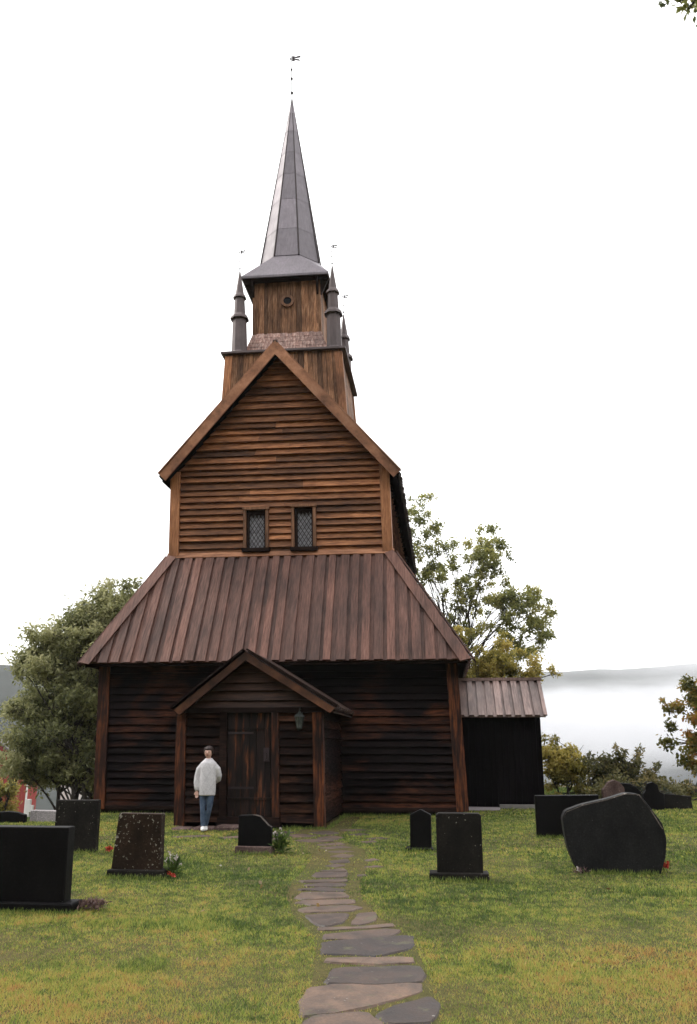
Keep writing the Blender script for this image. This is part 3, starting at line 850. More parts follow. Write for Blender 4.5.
def vane(cx, cy, z0, z1, parent, s=1.0, flip=1):
    b = MB(lean); L = z1 - z0
    b.tube([(cx, cy, z0 - .1), (cx, cy, z1)], [.016 * s, .008 * s], 6)
    b.ball((cx, cy, z0 + L * .12), .045 * s); b.ball((cx, cy, z0 + L * .40), .04 * s); b.ball((cx, cy, z0 + L * .58), .035 * s)
    # pierced banner: two tongues and a cross bar
    zc = z0 + L * .8; w_ = .3 * s * flip; h = .1 * s
    b.slab([(cx + .02 * flip, cy, zc - h), (cx + w_ * .35, cy, zc - h * .8), (cx + w_ * .35, cy, zc + h * .9), (cx + .02 * flip, cy, zc + h)], .012, .2, (0, -1, 0))
    b.slab([(cx + w_ * .36, cy, zc + .01), (cx + w_, cy, zc + .03 * s), (cx + w_ * .85, cy, zc + h), (cx + w_ * .36, cy, zc + h * .6)], .012, .2, (0, -1, 0))
    b.slab([(cx + w_ * .36, cy, zc - h * .6), (cx + w_ * .9, cy, zc - h), (cx + w_ * .75, cy, zc - .03 * s), (cx + w_ * .36, cy, zc - .01)], .012, .2, (0, -1, 0))
    b.slab([(cx, cy, zc - h * .5), (cx - w_ * .25, cy, zc), (cx, cy, zc + h * .5)], .012, .2, (0, -1, 0))
    return b.build('weather_vane', M['iron'], parent)
vane(TX + .09, TYC, APZ, 25.05, sp, 1.15)
for ax, ay in ((-1, -1), (1, -1), (1, 1), (-1, 1)):
    cx = TX + .07 + ax * 1.41; cy = TYC + ay * 1.5; zb = 12.74
    b = MB(lean)
    def oct_ring(r, z, n=8): return [(cx + r * math.cos(2 * PI * (k + .5) / n), cy + r * math.sin(2 * PI * (k + .5) / n), z) for k in range(n)]
    prof = [(.27, 0), (.235, .06), (.205, 1.16), (.285, 1.13), (.27, 1.2), (.17, 1.32), (.145, 1.86), (.205, 1.84), (.19, 1.9), (.13, 1.99), (.02, 2.75)]
    V = []; F = []
    for r, z in prof: V += oct_ring(r, zb + z)
    for i in range(len(prof) - 1):
        for k in range(8): F.append((i * 8 + k, i * 8 + (k + 1) % 8, (i + 1) * 8 + (k + 1) % 8, (i + 1) * 8 + k))
    b.add(V, F, random.random() * .5); tr = b.build('corner_turret', M['turret'], church)
    vane(cx, cy, zb + 2.75, zb + 3.6, tr, .62)

# ---- lantern on the porch wall
lx, ly, lz = -2.69, 16.43, 2.13
lan = empty('wall_lantern', (lx, ly, lz)); tag(lan, 'small black wall lantern hanging on a bracket right of the porch door', 'lantern')
b = MB(); b.tube([(lx, ly - .0, lz + .16), (lx, ly - .1, lz + .2), (lx, ly - .18, lz + .17), (lx, ly - .18, lz + .1)], [.012] * 4, 6); b.box(lx - .03, lx + .03, ly - .02, ly + .03, lz + .08, lz + .22)
b.build('bracket', M['lampmetal'], lan)
def lring(r, z): return [(lx + r * math.cos(PI / 6 + k * PI / 3), ly - .18 + r * math.sin(PI / 6 + k * PI / 3), z) for k in range(6)]
def lathe6(b, prof):
    V = []; F = []
    for r, z in prof: V += lring(r, z)
    for i in range(len(prof) - 1):
        for k in range(6): F.append((i * 6 + k, i * 6 + (k + 1) % 6, (i + 1) * 6 + (k + 1) % 6, (i + 1) * 6 + k))
    F.append(tuple(range(6))); F.append(tuple((len(prof) - 1) * 6 + k for k in range(6)))
    b.add(V, F, .5)
b = MB(); lathe6(b, [(.11, lz + .03), (.1, lz + .05), (.03, lz + .11), (.012, lz + .14)]); b.build('cap', M['lampmetal'], lan)
b = MB(); lathe6(b, [(.05, lz - .17), (.088, lz + .03)]); b.build('glass', M['lampglass'], lan)
b = MB(); lathe6(b, [(.02, lz - .22), (.055, lz - .18), (.052, lz - .165)])
for p, q in zip(lring(.053, lz - .17), lring(.092, lz + .03)): b.tube([p, q], [.006, .006], 5)
b.build('frame', M['lampmetal'], lan)

# ------------------------------------------------------------------ path
STONES = [
[(-0.98, 6.1), (-0.98, 6.42), (-0.79, 6.53), (-0.22, 6.6), (-0.19, 6.41), (-0.36, 6.2), (-0.69, 5.93), (-0.93, 5.85)],
[(-0.48, 5.91), (-0.35, 6.1), (-0.14, 6.29), (-0.06, 6.13), (-0.08, 5.89), (-0.13, 5.77), (-0.37, 5.74)],
[(-0.92, 5.3), (-0.9, 5.69), (-0.85, 5.81), (-0.54, 5.91), (-0.4, 5.72), (-0.36, 5.3)],
[(-0.3, 5.3), (-.33, 5.68), (-.1, 5.72), (.05, 5.6), (.05, 5.3)],
[(-0.88, 6.59), (-0.88, 6.99), (-0.23, 7.13), (-0.18, 6.9), (-0.2, 6.67), (-0.56, 6.57)],
[(-0.95, 7.16), (-0.97, 7.29), (-0.29, 7.41), (-0.27, 7.23), (-0.6, 7.13)],
[(-1.02, 7.43), (-1.08, 7.84), (-0.31, 8.14), (-0.3, 7.71), (-0.56, 7.43), (-0.86, 7.45)],
[(-1.1, 8.0), (-1.1, 8.17), (-0.58, 8.41), (-0.42, 8.37), (-0.49, 8.12), (-0.8, 7.98)],
[(-1.19, 8.33), (-1.19, 8.45), (-0.85, 8.5), (-0.52, 8.66), (-0.5, 8.53), (-0.74, 8.43)],
[(-1.42, 8.99), (-1.25, 9.09), (-0.97, 9.12), (-0.98, 8.69), (-1.12, 8.51), (-1.23, 8.56)],
[(-0.91, 9.12), (-0.72, 9.22), (-0.67, 8.86), (-0.8, 8.6), (-0.92, 8.62)],
[(-1.53, 9.28), (-1.45, 9.45), (-1.02, 9.58), (-0.86, 9.44), (-0.98, 9.24), (-1.43, 9.14)],
[(-1.63, 9.68), (-1.54, 9.81), (-1.02, 9.92), (-0.97, 9.67), (-1.41, 9.54)],
[(-1.69, 10.03), (-1.65, 10.32), (-1.17, 10.37), (-1.07, 10.06), (-1.55, 9.88)],
[(-1.75, 10.5), (-1.48, 10.7), (-1.16, 10.6), (-1.21, 10.42)],
[(-1.72, 10.86), (-1.52, 11.02), (-1.22, 10.98), (-1.22, 10.79), (-1.65, 10.74)],
[(-1.83, 11.16), (-1.27, 11.41), (-1.22, 11.16), (-1.74, 11.06)],
[(-1.75, 11.63), (-1.72, 11.87), (-1.3, 11.91), (-1.28, 11.55), (-1.66, 11.51)],
[(-1.72, 12.0), (-1.4, 12.27), (-1.3, 12.03), (-1.5, 11.96)],
[(-1.7, 12.43), (-1.54, 12.62), (-1.39, 12.51), (-1.47, 12.36)],
[(-1.69, 12.86), (-1.43, 13.06), (-1.36, 12.76), (-1.61, 12.69)],
[(-1.74, 13.24), (-1.57, 13.51), (-1.34, 13.4), (-1.44, 13.16)],
[(-1.85, 13.68), (-1.56, 13.84), (-1.37, 13.74), (-1.58, 13.57)],
[(-2.0, 14.05), (-1.68, 14.28), (-1.45, 14.12), (-1.8, 13.95)],
[(-2.1, 14.4), (-1.72, 14.62), (-1.6, 14.42), (-1.9, 14.32)],
[(-2.55, 14.8), (-2.22, 15.0), (-1.8, 14.8), (-2.2, 14.66)],
[(-3.24, 14.97), (-2.85, 15.21), (-2.6, 14.97), (-3.0, 14.85)],
[(-3.9, 15.05), (-3.45, 15.3), (-3.3, 15.1), (-3.6, 14.95)], [(-4.7, 15.1), (-4.1, 15.32), (-3.98, 15.12), (-4.5, 15.0)],
[(-2.9, 15.35), (-2.5, 15.6), (-2.2, 15.4), (-2.5, 15.2)], [(-2.2, 15.1), (-1.95, 15.4), (-1.7, 15.2), (-1.85, 15.0)],
[(-3.3, 15.6), (-2.9, 15.9), (-2.6, 15.75), (-2.9, 15.5)], [(-2.45, 15.75), (-2.1, 16.05), (-1.85, 15.8), (-2.1, 15.6)],
[(-1.95, 16.2), (-1.6, 16.4), (-1.4, 16.2), (-1.7, 16.05)], [(-1.75, 15.55), (-1.5, 15.75), (-1.3, 15.6), (-1.5, 15.45)],
[(-1.45, 14.75), (-1.2, 14.9), (-1.1, 14.75), (-1.3, 14.65)], [(-1.4, 15.1), (-1.1, 15.3), (-.95, 15.15), (-1.2, 15.0)],
[(-1.2, 13.0), (-1.05, 13.15), (-.95, 13.0), (-1.08, 12.9)], [(-1.15, 12.4), (-1.0, 12.55), (-.85, 12.45), (-1.0, 12.33)],
[(-1.2, 11.7), (-1.05, 11.8), (-1.0, 11.65)],
]
TONES = [.72, .12, .6, .3, .2, .75, .08, .4, .65, .35, .5, .55, .62, .6, .15, .3, .45, .3, .45, .4]
b = MB()
def round_poly(P, it=1):
    P = [Vector((p[0], p[1])) for p in P]
    for _ in range(it):
        Q = []
        for i in range(len(P)):
            a, c = P[i], P[(i + 1) % len(P)]; Q += [a.lerp(c, .13), a.lerp(c, .87)]
        P = Q
    return P
def flagstone(b, P, tone, lift, th=.06, bev=.022):
    c0 = (sum(p[0] for p in P) / len(P), sum(p[1] for p in P) / len(P)); P = [(c0[0] + (p[0] - c0[0]) * 1.05, c0[1] + (p[1] - c0[1]) * 1.16) for p in P]
    P = round_poly(P, 1)
    # subdivide the rim and roughen it
    R = []
    for i in range(len(P)):
        a, c = P[i], P[(i + 1) % len(P)]; n = max(1, int((c - a).length / .07))
        for k in range(n):
            q = a.lerp(c, k / n); d = mn.noise_vector(Vector((q.x * 9, q.y * 9, 1.3))); R.append(Vector((q.x + d.x * .022, q.y + d.y * .022)))
    if sum(R[i].x * R[(i + 1) % len(R)].y - R[(i + 1) % len(R)].x * R[i].y for i in range(len(R))) < 0: R.reverse()
    c = sum(R, Vector((0, 0))) / len(R); n = len(R); V = []; tilt = (random.uniform(-.012, .012), random.uniform(-.012, .012))
    for sc, dz in ((0, 0), (1, -th), (1, -bev * .9), (None, 0)):
        pass
    zc = gz(c.x, c.y) + lift
    def zz(p): return zc + tilt[0] * (p.x - c.x) + tilt[1] * (p.y - c.y) + (gz(p.x, p.y) - gz(c.x, c.y))
    for p in R: V.append((p.x, p.y, zz(p) - th))
    for p in R: V.append((p.x, p.y, zz(p) - bev))
    for p in R:
        d = (c - p); q = p + d.normalized() * min(bev, d.length * .3); V.append((q.x, q.y, zz(q)))
    F = [tuple(range(2 * n, 3 * n))]
    for i in range(n):
        j = (i + 1) % n; F += [(i, j, n + j, n + i), (n + i, n + j, 2 * n + j, 2 * n + i)]
    b.add(V, F, tone)
for i, P in enumerate(STONES):
    flagstone(b, P, TONES[i] if i < len(TONES) else random.uniform(.2, .6), .012)
tag(b.build('path', M['flag'], loc=(-1, 9, 0)), kind='structure')
# rough stone step in front of the porch: separate slabs
for i, (a0, a1, zt, lab) in enumerate(((-5.0, -4.63, .20, 'rough brown step stone at the left end of the porch front'), (-4.6, -4.2, .215, 'rough brown step stone under the shoes of the woman in the pale sweater'), (-4.16, -3.56, .25, 'flat brown step stone right of the woman, before the porch door'))):
    b = MB(); flagstone(b, [(a0, 16.0), (a1, 15.98), (a1 - .02, 16.33), (a0 + .03, 16.33)], .35, zt - .17, .2, .03)
    tag(b.build('step_stone', M['stone_rough'], loc=((a0 + a1) / 2, 16.15, .17)), lab, 'stone', 'step stones before the porch')
b = MB(); b.slab([(.3, 21.1, gz(0, 21) + .018), (1.25, 21.3, gz(0, 21) + .018), (1.35, 22.2, gz(0, 22) + .018), (.3, 22.3, gz(0, 22) + .018)], .05)
tag(b.build('gravel', M['gravel']), kind='structure')
b = MB(); b.box(1.3, 2.55, 21.9, 22.05, .0, .26); tag(b.build('kerb', M['concrete']), kind='structure')

# ------------------------------------------------------------------ gravestones
def prism_xz(b, pts, y0, y1, tone=.5, rot=0.0, c=(0, 0)):
    def R(x, y):
        dx, dy = x - c[0], y - c[1]; ca, sa = math.cos(rot), math.sin(rot)
        return (c[0] + dx * ca - dy * sa, c[1] + dx * sa + dy * ca)
    n = len(pts); V = []
    for yy in (y0, y1):
        for x, z in pts: V.append((*R(x, yy), z))
    F = [tuple(range(n)), tuple(range(2 * n - 1, n - 1, -1))]
    for i in range(n): j = (i + 1) % n; F.append((i, j, n + j, n + i))
    b.add(V, F, tone)
GR = 'gravestones standing in the churchyard'
def grave(loc, label, pts, th, mat, base=None, basemat=None, rot=0.0, bev=.012, rough=0, group=GR, rim=None):
    x, y = loc; z = gz(x, y); t = empty('gravestone', (x, y, z)); tag(t, label, 'gravestone', group)
    P = pts
    if rough > .011 and len(P) > 12: P = [(p.x, p.y) for p in round_poly([(p.x, p.y) for p in round_poly(P, 2)], 3)]
    if rough and len(P) < 100:
        Q = []
        for i in range(len(P)):
            a, c = P[i], P[(i + 1) % len(P)]; n = max(1, int(math.hypot(c[0] - a[0], c[1] - a[1]) / .06))
            for k in range(n):
                q = (a[0] + (c[0] - a[0]) * k / n, a[1] + (c[1] - a[1]) * k / n)
                d = mn.noise_vector(Vector((q[0] * 7, q[1] * 7, x))); Q.append((q[0] + d.x * rough, q[1] + d.z * rough))
        P = Q
    b = MB(); prism_xz(b, [(x + px, z + pz) for px, pz in P], y - th / 2, y + th / 2, .5, rot, (x, y))
    s_ = b.build('slab', mat, t, bevel=bev)
    if base:
        x0, x1, h, d = base
        b = MB(); prism_xz(b, [(x + x0, z - .1), (x + x1, z - .1), (x + x1 - .015, z + h), (x + x0 + .015, z + h)], y - d / 2, y + d / 2, .5, rot, (x, y))
        b.build('base', basemat or mat, t, bevel=.015)
    return t
grave((-4.33, 9.05), 'large plain black gravestone cut by the left edge of the view', [(-.56, .07), (.47, .07), (.455, .8), (-.56, .8)], .17, M['stone_black'], (-.66, .59, .085, .3), rot=-.02)
grave((-3.9, 11.3), 'brown lichen-spotted gravestone on a low plinth, second from the left front', [(-.36, .09), (.29, .09), (.275, .77), (-.3, .77)], .15, M['stone_brown'], (-.4, .38, .1, .28), M['stone_dark_lichen'], rot=-.05, rough=.004)
grave((-5.67, 13.45), 'dark upright gravestone with a pale top edge just left of the church corner', [(-.34, -.1), (.32, -.1), (.31, .755), (-.34, .755)], .16, M['stone_dark_lichen'], None, rot=.1)
arc = [(.05 + .0, .56)]
grave((-2.89, 13.5), 'small black gravestone with one sloping curved shoulder, before the porch door', [(-.25, .08), (.26, .08), (.265, .38), (.21, .41), (.15, .47), (.09, .53), (.02, .555), (-.25, .545)], .12, M['stone_black'], (-.29, .3, .11, .24), M['stone_rough'], rot=-.06)
x_, y_ = -2.89, 13.5; z_ = gz(x_, y_); b = MB(); b.tube([(x_ + p[0], y_ - .05, z_ + p[1]) for p in ((-.02, .553), (.09, .53), (.15, .47), (.21, .41), (.262, .38))], [.012] * 5, 6); b.build('pale_sheen_rim', M['sheen_edge'], bpy.data.objects['gravestone.003'])  # added tube, sky sheen on the shoulder painted as a pale edge
grave((-.4, 14.0), 'small narrow black gravestone with a pointed top', [(-.16, .03), (.17, .03), (.17, .52), (.01, .6), (-.155, .52)], .13, M['stone_black'], (-.24, .2, .045, .26), rot=-.03)
grave((.14, 11.5), 'dark speckled gravestone on a wide plinth in the right foreground beside the path', [(-.27, .08), (.3, .08), (.3, .76), (.27, .79), (-.24, .79), (-.27, .76)], .14, M['stone_dark_lichen'], (-.38, .38, .095, .3), M['stone_dark_lichen'], rot=0.0, rough=.003)
grave((2.02, 15.6), 'wide low dark slab gravestone partly behind the rough boulder stone', [(-.5, -.1), (.56, -.1), (.56, .685), (-.5, .67)], .14, M['stone_black'], None, rot=0.0)
# boulder
t = grave((2.2, 12.3), 'big rough grey boulder gravestone with an irregular rounded outline at the right', [(-.38, -.12), (-.54, .08), (-.62, .3), (-.65, .5), (-.665, .68), (-.62, .77), (-.4, .85), (-.06, .925), (.18, 1.0), (.36, .985), (.5, .79), (.62, .62), (.655, .42), (.62, .2), (.54, .0), (.46, -.12)], .2, M['stone_boulder'], None, rot=0.0, rough=.012, bev=.03)
x, y = 2.2, 12.3; z = gz(x, y)
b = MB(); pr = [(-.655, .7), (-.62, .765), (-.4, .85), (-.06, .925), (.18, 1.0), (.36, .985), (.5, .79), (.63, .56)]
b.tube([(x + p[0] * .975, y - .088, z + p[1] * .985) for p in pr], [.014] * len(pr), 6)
b.build('pale_sheen_rim', M['sheen_edge'], t)  # added tube painting the sky's sheen along the boulder top
# distant memorials on the left
FG = 'small far memorials at the left edge'
grave((-8.52, 17.0), 'low dark arched gravestone far off at the left edge of the churchyard', [(-.5, -.1), (.27, -.1), (.27, .15), (.1, .2), (-.1, .215), (-.3, .2), (-.5, .13)], .12, M['stone_black'], None, group=FG)
grave((-8.0, 17.3), 'low pale grey block gravestone far off below the left tree', [(-.27, -.1), (.27, -.1), (.27, .21), (-.27, .22)], .2, M['stone_grey'], None, group=FG, rough=.004)
z = gz(-8.88, 18.34)
b = MB(); b.box(-8.92, -8.83, 18.3, 18.39, z - .1, z + .36); b.box(-8.83, -8.76, 18.31, 18.38, z + .1, z + .24)
tag(b.build('marker_post', M['white_paint'], loc=(-8.88, 18.34, z)), 'short white marker post beside the pale grey block stone at the left', 'post')
# group of dark old stones at the right
FG = 'old dark memorials before the bushes'
grave((4.02, 21.9), 'weathered brown-grey gravestone with a leaning rounded top, behind the boulder stone', [(-.3, -.1), (.2, -.1), (.22, .5), (.12, .62), (-.02, .68), (-.16, .62), (-.3, .45)], .14, M['stone_rough'], None, rot=.15, group=FG, rough=.01)
grave((4.35, 22.3), 'broad black gravestone with a rounded top next to the brown-grey rounded one', [(-.35, -.1), (.35, -.1), (.35, .38), (.25, .5), (.1, .58), (-.1, .59), (-.28, .5), (-.35, .36)], .16, M['stone_black'], None, group=FG, rough=.01)
grave((4.88, 21.9), 'narrow black gravestone with a domed head, rightmost behind the boulder stone', [(-.2, -.1), (.24, -.1), (.26, .35), (.16, .42), (.13, .56), (.02, .64), (-.1, .6), (-.15, .45), (-.22, .35)], .14, M['stone_black'], None, group=FG, rough=.01)
grave((5.5, 22.2), 'low dark block stone at the foot of the bushes, right end of the old memorials', [(-.35, -.1), (.35, -.1), (.33, .3), (-.3, .36)], .2, M['stone_dark_lichen'], None, rot=.1, group=FG, rough=.012)

# ------------------------------------------------------------------ vegetation
def np_mesh(name, V, F, T, mat, loc=(0, 0, 0), parent=None, fn=4):
    """V (n,3) world units, F (m,fn), T tone per vertex"""
    o0 = np.array(ORIGIN[parent.name] if parent is not None else loc, dtype=float)
    me = bpy.data.meshes.new(name); me.vertices.add(len(V)); me.loops.add(F.size); me.polygons.add(len(F))
    me.vertices.foreach_set('co', ((V - o0) * S).astype(np.float32).ravel())
    me.loops.foreach_set('vertex_index', F.astype(np.int32).ravel())
    me.polygons.foreach_set('loop_start', np.arange(0, F.size, fn, dtype=np.int32))
    me.update(calc_edges=True)
    a = me.attributes.new('tone', 'FLOAT', 'POINT'); a.data.foreach_set('value', T.astype(np.float32))
    me.materials.append(mat)
    o = bpy.data.objects.new(name, me); COL.objects.link(o); ORIGIN[o.name] = Vector(o0)
    if parent is not None: o.parent = parent
    else: o.location = [float(v) * S for v in o0]
    return o

def leaves(C, size, tone, updir=.4, aspect=.5):
    """folded diamond leaves at points C: 4 verts, 2 triangles"""
    n = len(C)
    d = rng.normal(size=(n, 3)); d[:, 2] -= updir; d /= np.linalg.norm(d, axis=1)[:, None]
    r = rng.normal(size=(n, 3)); s = np.cross(d, r); s /= np.linalg.norm(s, axis=1)[:, None] + 1e-9
    up = np.cross(s, d)
    L = (size * rng.uniform(.6, 1.3, n))[:, None]; W = L * aspect
    a = C; t = C + d * L; m1 = C + d * L * .45 + s * W * .5 + up * W * .15; m2 = C + d * L * .45 - s * W * .5 + up * W * .15
    V = np.stack([a, m1, t, m2], 1).reshape(-1, 3)
    i = np.arange(n)[:, None] * 4
    F = np.concatenate([i + np.array([[0, 1, 2]]), i + np.array([[0, 2, 3]])])
    return V, F, np.repeat(np.clip(tone, 0, 1), 4)

def foliage(clumps, per, size, tone_fn=None, flat=.75, shell=.5, twigpts=None):
    """clumps: list of (x,y,z,r)"""
    Cs = []; Ts = []
    for (x, y, z, r) in clumps:
        n = int(per * (r ** 2) * 4)
        # leaves sit along little sprays inside the clump
        ns = max(4, n // 14)
        d = rng.normal(size=(ns, 3)); d /= np.linalg.norm(d, axis=1)[:, None]
        rad = rng.uniform(shell, 1.12, ns)[:, None] * r
        ends = d * rad * np.array([1, 1, flat])
        k = rng.integers(0, ns, n); f = rng.uniform(.35, 1.08, n)[:, None]
        p = ends[k] * f + rng.normal(scale=.12 * (r ** .5), size=(n, 3))
        Cs.append(p + np.array([x, y, z]))
        base = rng.uniform(.15, .75)
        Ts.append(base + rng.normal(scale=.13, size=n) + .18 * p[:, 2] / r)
    return np.concatenate(Cs), np.concatenate(Ts)

def bezier(a, c, sag, n=6, wob=.1):
    a, c = Vector(a), Vector(c); m = a.lerp(c, .5) + sag; P = []
    for i in range(n + 1):
        t = i / n; p = a * (1 - t) ** 2 + m * 2 * t * (1 - t) + c * t * t
        if 0 < i: p += Vector([random.uniform(-wob, wob) for _ in range(3)]) * (c - a).length * .12
        P.append(p)
    return P

def tree(name, label, base, clumps, per, size, mat, r0=.16, fork=.3, cat='tree', group=None, trunks=1, aspect=.5, flat=.75, shell=.5, twigs=3, spread=.25, stemtop=.84, limb=1.0):
    t = empty(name, base); tag(t, label, cat, group)
    b = MB(); B = Vector(base)
    top = max(c[2] for c in clumps)
    bases = [B + Vector((random.uniform(-spread, spread) * (trunks > 1), random.uniform(-spread, spread) * (trunks > 1), -.15)) for _ in range(trunks)]
    cen = Vector((sum(c[0] for c in clumps) / len(clumps), sum(c[1] for c in clumps) / len(clumps), top))
    stems = []
    for bb in bases:
        end = Vector((bb.x + (cen.x - bb.x) * .7 + random.uniform(-.3, .3) * (trunks > 1) * 3, bb.y + (cen.y - bb.y) * .5, B.z + (top - B.z) * stemtop * random.uniform(.93, 1.06)))
        P = bezier(bb, end, Vector((random.uniform(-.2, .2), 0, 0)), 9, .1); n = len(P)
        b.tube(P, [r0 * (1 - .86 * i / (n - 1)) + (.35 * r0 if i == 0 else 0) for i in range(n)], 8); stems.append(P)
    for ci, (x, y, z, r) in enumerate(clumps):
        if len(clumps) > 50 and ci % 2: continue
        P = random.choice(stems); hh = B.z + (z - B.z) * random.uniform(.45, .75); hh = max(hh, B.z + (top - B.z) * fork * .6)
        i = min(range(len(P)), key=lambda k: abs(P[k].z - hh)); q = P[i]; c = Vector((x, y, z))
        Q = bezier(q, c, Vector((0, 0, (c - q).length * .12)), 5, .12); rr = limb * max(.02, r0 * .42 * (1 - i / len(P)) + .012)
        b.tube(Q, [rr * (1 - .8 * k / 5) for k in range(6)], 6, cap=False)
        for _ in range(twigs):
            e = c + Vector([random.gauss(0, 1) for _ in range(3)]).normalized() * r * .85; s0 = Q[random.choice((3, 4, 5))]
            b.tube([s0, s0.lerp(e, .5) + Vector((0, 0, .05 * r)), e], [.014, .01, .004], 4, cap=False)
    b.build('trunk', M['bark'], t, smooth=True)
    C, T = foliage(clumps, per, size, flat=flat, shell=shell)
    V, F, TT = leaves(C, size, T, aspect=aspect)
    np_mesh('crown', V, F, TT, mat, parent=t, fn=3)
    return t

def ell_clumps(E, n, r0, r1, surf=.55):
    """random clump centres inside ellipsoids E=(x,y,z,rx,ry,rz)"""
    out = []; vol = [e[3] * e[4] * e[5] for e in E]; tot = sum(vol)
    for e, v in zip(E, vol):
        for _ in range(max(2, int(n * v / tot))):
            d = Vector([random.gauss(0, 1) for _ in range(3)]).normalized() * (random.uniform(surf, 1.0))
            out.append((e[0] + d.x * e[3], e[1] + d.y * e[4], e[2] + d.z * e[5], random.uniform(r0, r1)))
    return out

# left tree: dense, grey green, many stems
C = ell_clumps([(-11.8, 27.3, 3.4, 1.9, 1.6, 3.0), (-10.4, 27.4, 5.0, 1.1, 1.3, 2.2), (-11.7, 27.4, 5.6, 1.0, 1.2, 1.6), (-13.3, 27.3, 2.0, 1.2, 1.3, 1.9), (-11.2, 27.6, 1.3, 2.0, 1.3, 1.6), (-13.2, 27.3, 4.4, .8, .9, 1.3), (-13.2, 27.3, .9, 1.3, .9, 1.1), (-9.9, 27.5, 5.5, 1.1, 1.1, 1.8), (-11.0, 27.4, 6.3, 1.0, .9, 1.0)], 320, .34, .62, .2)
tree('willow_tree', 'dense grey-green willow-like tree left of the church', (-11.6, 27.4, gz(-11.6, 27.4)), C, 330, .15, M['leaf_left'], .1, .15, trunks=5, aspect=.42, spread=.8, stemtop=.6)
# tall sparse tree behind the nave
C = [(-1.5, 40, 12.2, .75), (-.9, 40, 12.6, .55), (-.3, 40.3, 11.5, .8), (-1.6, 40, 10.8, .9), (-.8, 39.6, 10.2, .9), (.2, 40, 10.3, .7), (-.2, 40.4, 9.4, .9),
     (2.5, 40, 11.3, .5), (2.1, 40.3, 10.8, .6), (1.6, 40, 10.2, .7), (2.7, 39.8, 10.2, .55), (1.9, 40, 9.5, .7), (2.6, 40.2, 9.2, .6), (1.1, 40, 9.2, .7), (.5, 39.7, 8.6, .8),
     (3.2, 40, 8.4, .55), (3.8, 40.2, 8.2, .6), (4.4, 40, 7.9, .5), (4.7, 39.9, 7.3, .4), (4.2, 40.2, 7.0, .5), (4.8, 40, 6.5, .35), (3.4, 39.8, 7.4, .6), (2.6, 40, 8.0, .6),
     (-1.6, 40, 9.2, .9), (-1.2, 40.5, 8.0, 1.0), (.2, 40, 7.4, .9), (1.5, 40.3, 7.6, .8), (2.8, 40.2, 6.6, .7), (3.9, 40, 5.7, .5), (-2.5, 40, 11.4, .8), (-3.2, 40.4, 10, 1.0), (-2.6, 40, 8.4, 1.0),
     (1.0, 40, 6.2, .9), (2.4, 40, 5.4, .8), (3.4, 40, 6.0, .5)]
CC = []
for (x, y, z, r) in C:
    for _ in range(8): CC.append((x + random.gauss(0, .58) * r, y + random.uniform(-1.1, 1.1), z + random.gauss(0, .55) * r, random.uniform(.2, .5)))
tree('elm_tree', 'tall open dark green tree with airy branches behind the nave', (.3, 40.5, gz(.3, 40.5)), CC, 200, .135, M['leaf_big'], .2, .3, trunks=2, aspect=.62, spread=.5, flat=.8, shell=.25, stemtop=.62, limb=.5, twigs=1)
C = ell_clumps([(.3, 33.5, 4.6, 1.3, 1.2, 1.7), (2.0, 33.4, 4.7, 1.3, 1.1, 1.15), (3.3, 33.3, 4.5, .9, .7, .65), (1.2, 33.5, 3.4, 1.6, 1.2, 1.3)], 210, .16, .4, .15) + [(4.1, 33.3, 4.45, .22), (4.25, 33.3, 4.25, .2)]
tree('birch_tree', 'bushy yellow-green tree just above the annex roof', (1.2, 33.6, gz(1.2, 33.6)), C, 480, .115, M['leaf_yellow'], .12, .3, trunks=2, aspect=.62, spread=.3, shell=.35, stemtop=.6, limb=.6)
# orange-tinged tree cut by the right edge
C = ell_clumps([(7.9, 27, 2.5, 1.0, .9, 1.35), (8.6, 27.2, 3.2, 1.2, 1.0, 1.3), (7.3, 26.9, 1.7, .75, .7, .75), (8.4, 27, 1.3, 1.1, .9, .8)], 150, .14, .34, .2) + [(6.75, 27, 2.7, .2), (6.6, 27, 2.95, .12), (7.35, 27, 3.5, .25), (6.7, 26.9, 2.2, .25), (6.6, 27, 1.7, .28)]
tree('rowan_tree', 'orange-tinged green tree cut by the right edge of the view', (8.3, 27, gz(8.3, 27)), C, 560, .12, M['leaf_orange'], .08, .2, trunks=2, aspect=.6, spread=.2, shell=.3, stemtop=.6, limb=.6)
# bushes along the far edge of the yard
C = ell_clumps([(3.3, 27.2, 1.0, .55, .6, 1.0), (3.9, 27.2, .85, .5, .6, .7)], 70, .12, .28, .1)
tree('shrub', 'yellowish leafy shrub right beside the annex corner', (3.4, 27.2, gz(3.4, 27)), C, 600, .11, M['leaf_yellow'], .03, .1, 'shrub', trunks=4, aspect=.6, spread=.3)
def sprays(cx, cy, cz, n, reach, h, r):
    out = []
    for k in range(n):
        a = random.uniform(-1.15, 1.15); L = random.uniform(.7, 1.0)
        ex, ez = math.sin(a) * reach * L, math.cos(a) * h * L
        for f in (.3, .45, .6, .75, .88, 1.0):
            out.append((cx + ex * f, cy + random.uniform(-.3, .3), cz + ez * f - .12 * f * f * abs(a), r * (1.15 - .55 * f)))
    return out
tree('shrub', 'loose dark green shrub with long arching sprays behind the old dark gravestones', (5.0, 26, gz(5, 26)), sprays(5.0, 26, .25, 24, 1.45, 1.5, .17), 900, .12, M['leaf_bush'], .03, .1, 'shrub', trunks=6, aspect=.42, spread=.3, twigs=2)
tree('shrub', 'low dark shrub at the foot of the arching sprays', (4.6, 25, gz(4.6, 25)), ell_clumps([(4.4, 25, .42, .8, .4, .38), (5.6, 25, .4, .8, .4, .3)], 26, .2, .34, .2), 600, .11, M['leaf_bush'], .03, .1, 'shrub', trunks=4, aspect=.5, spread=.5)
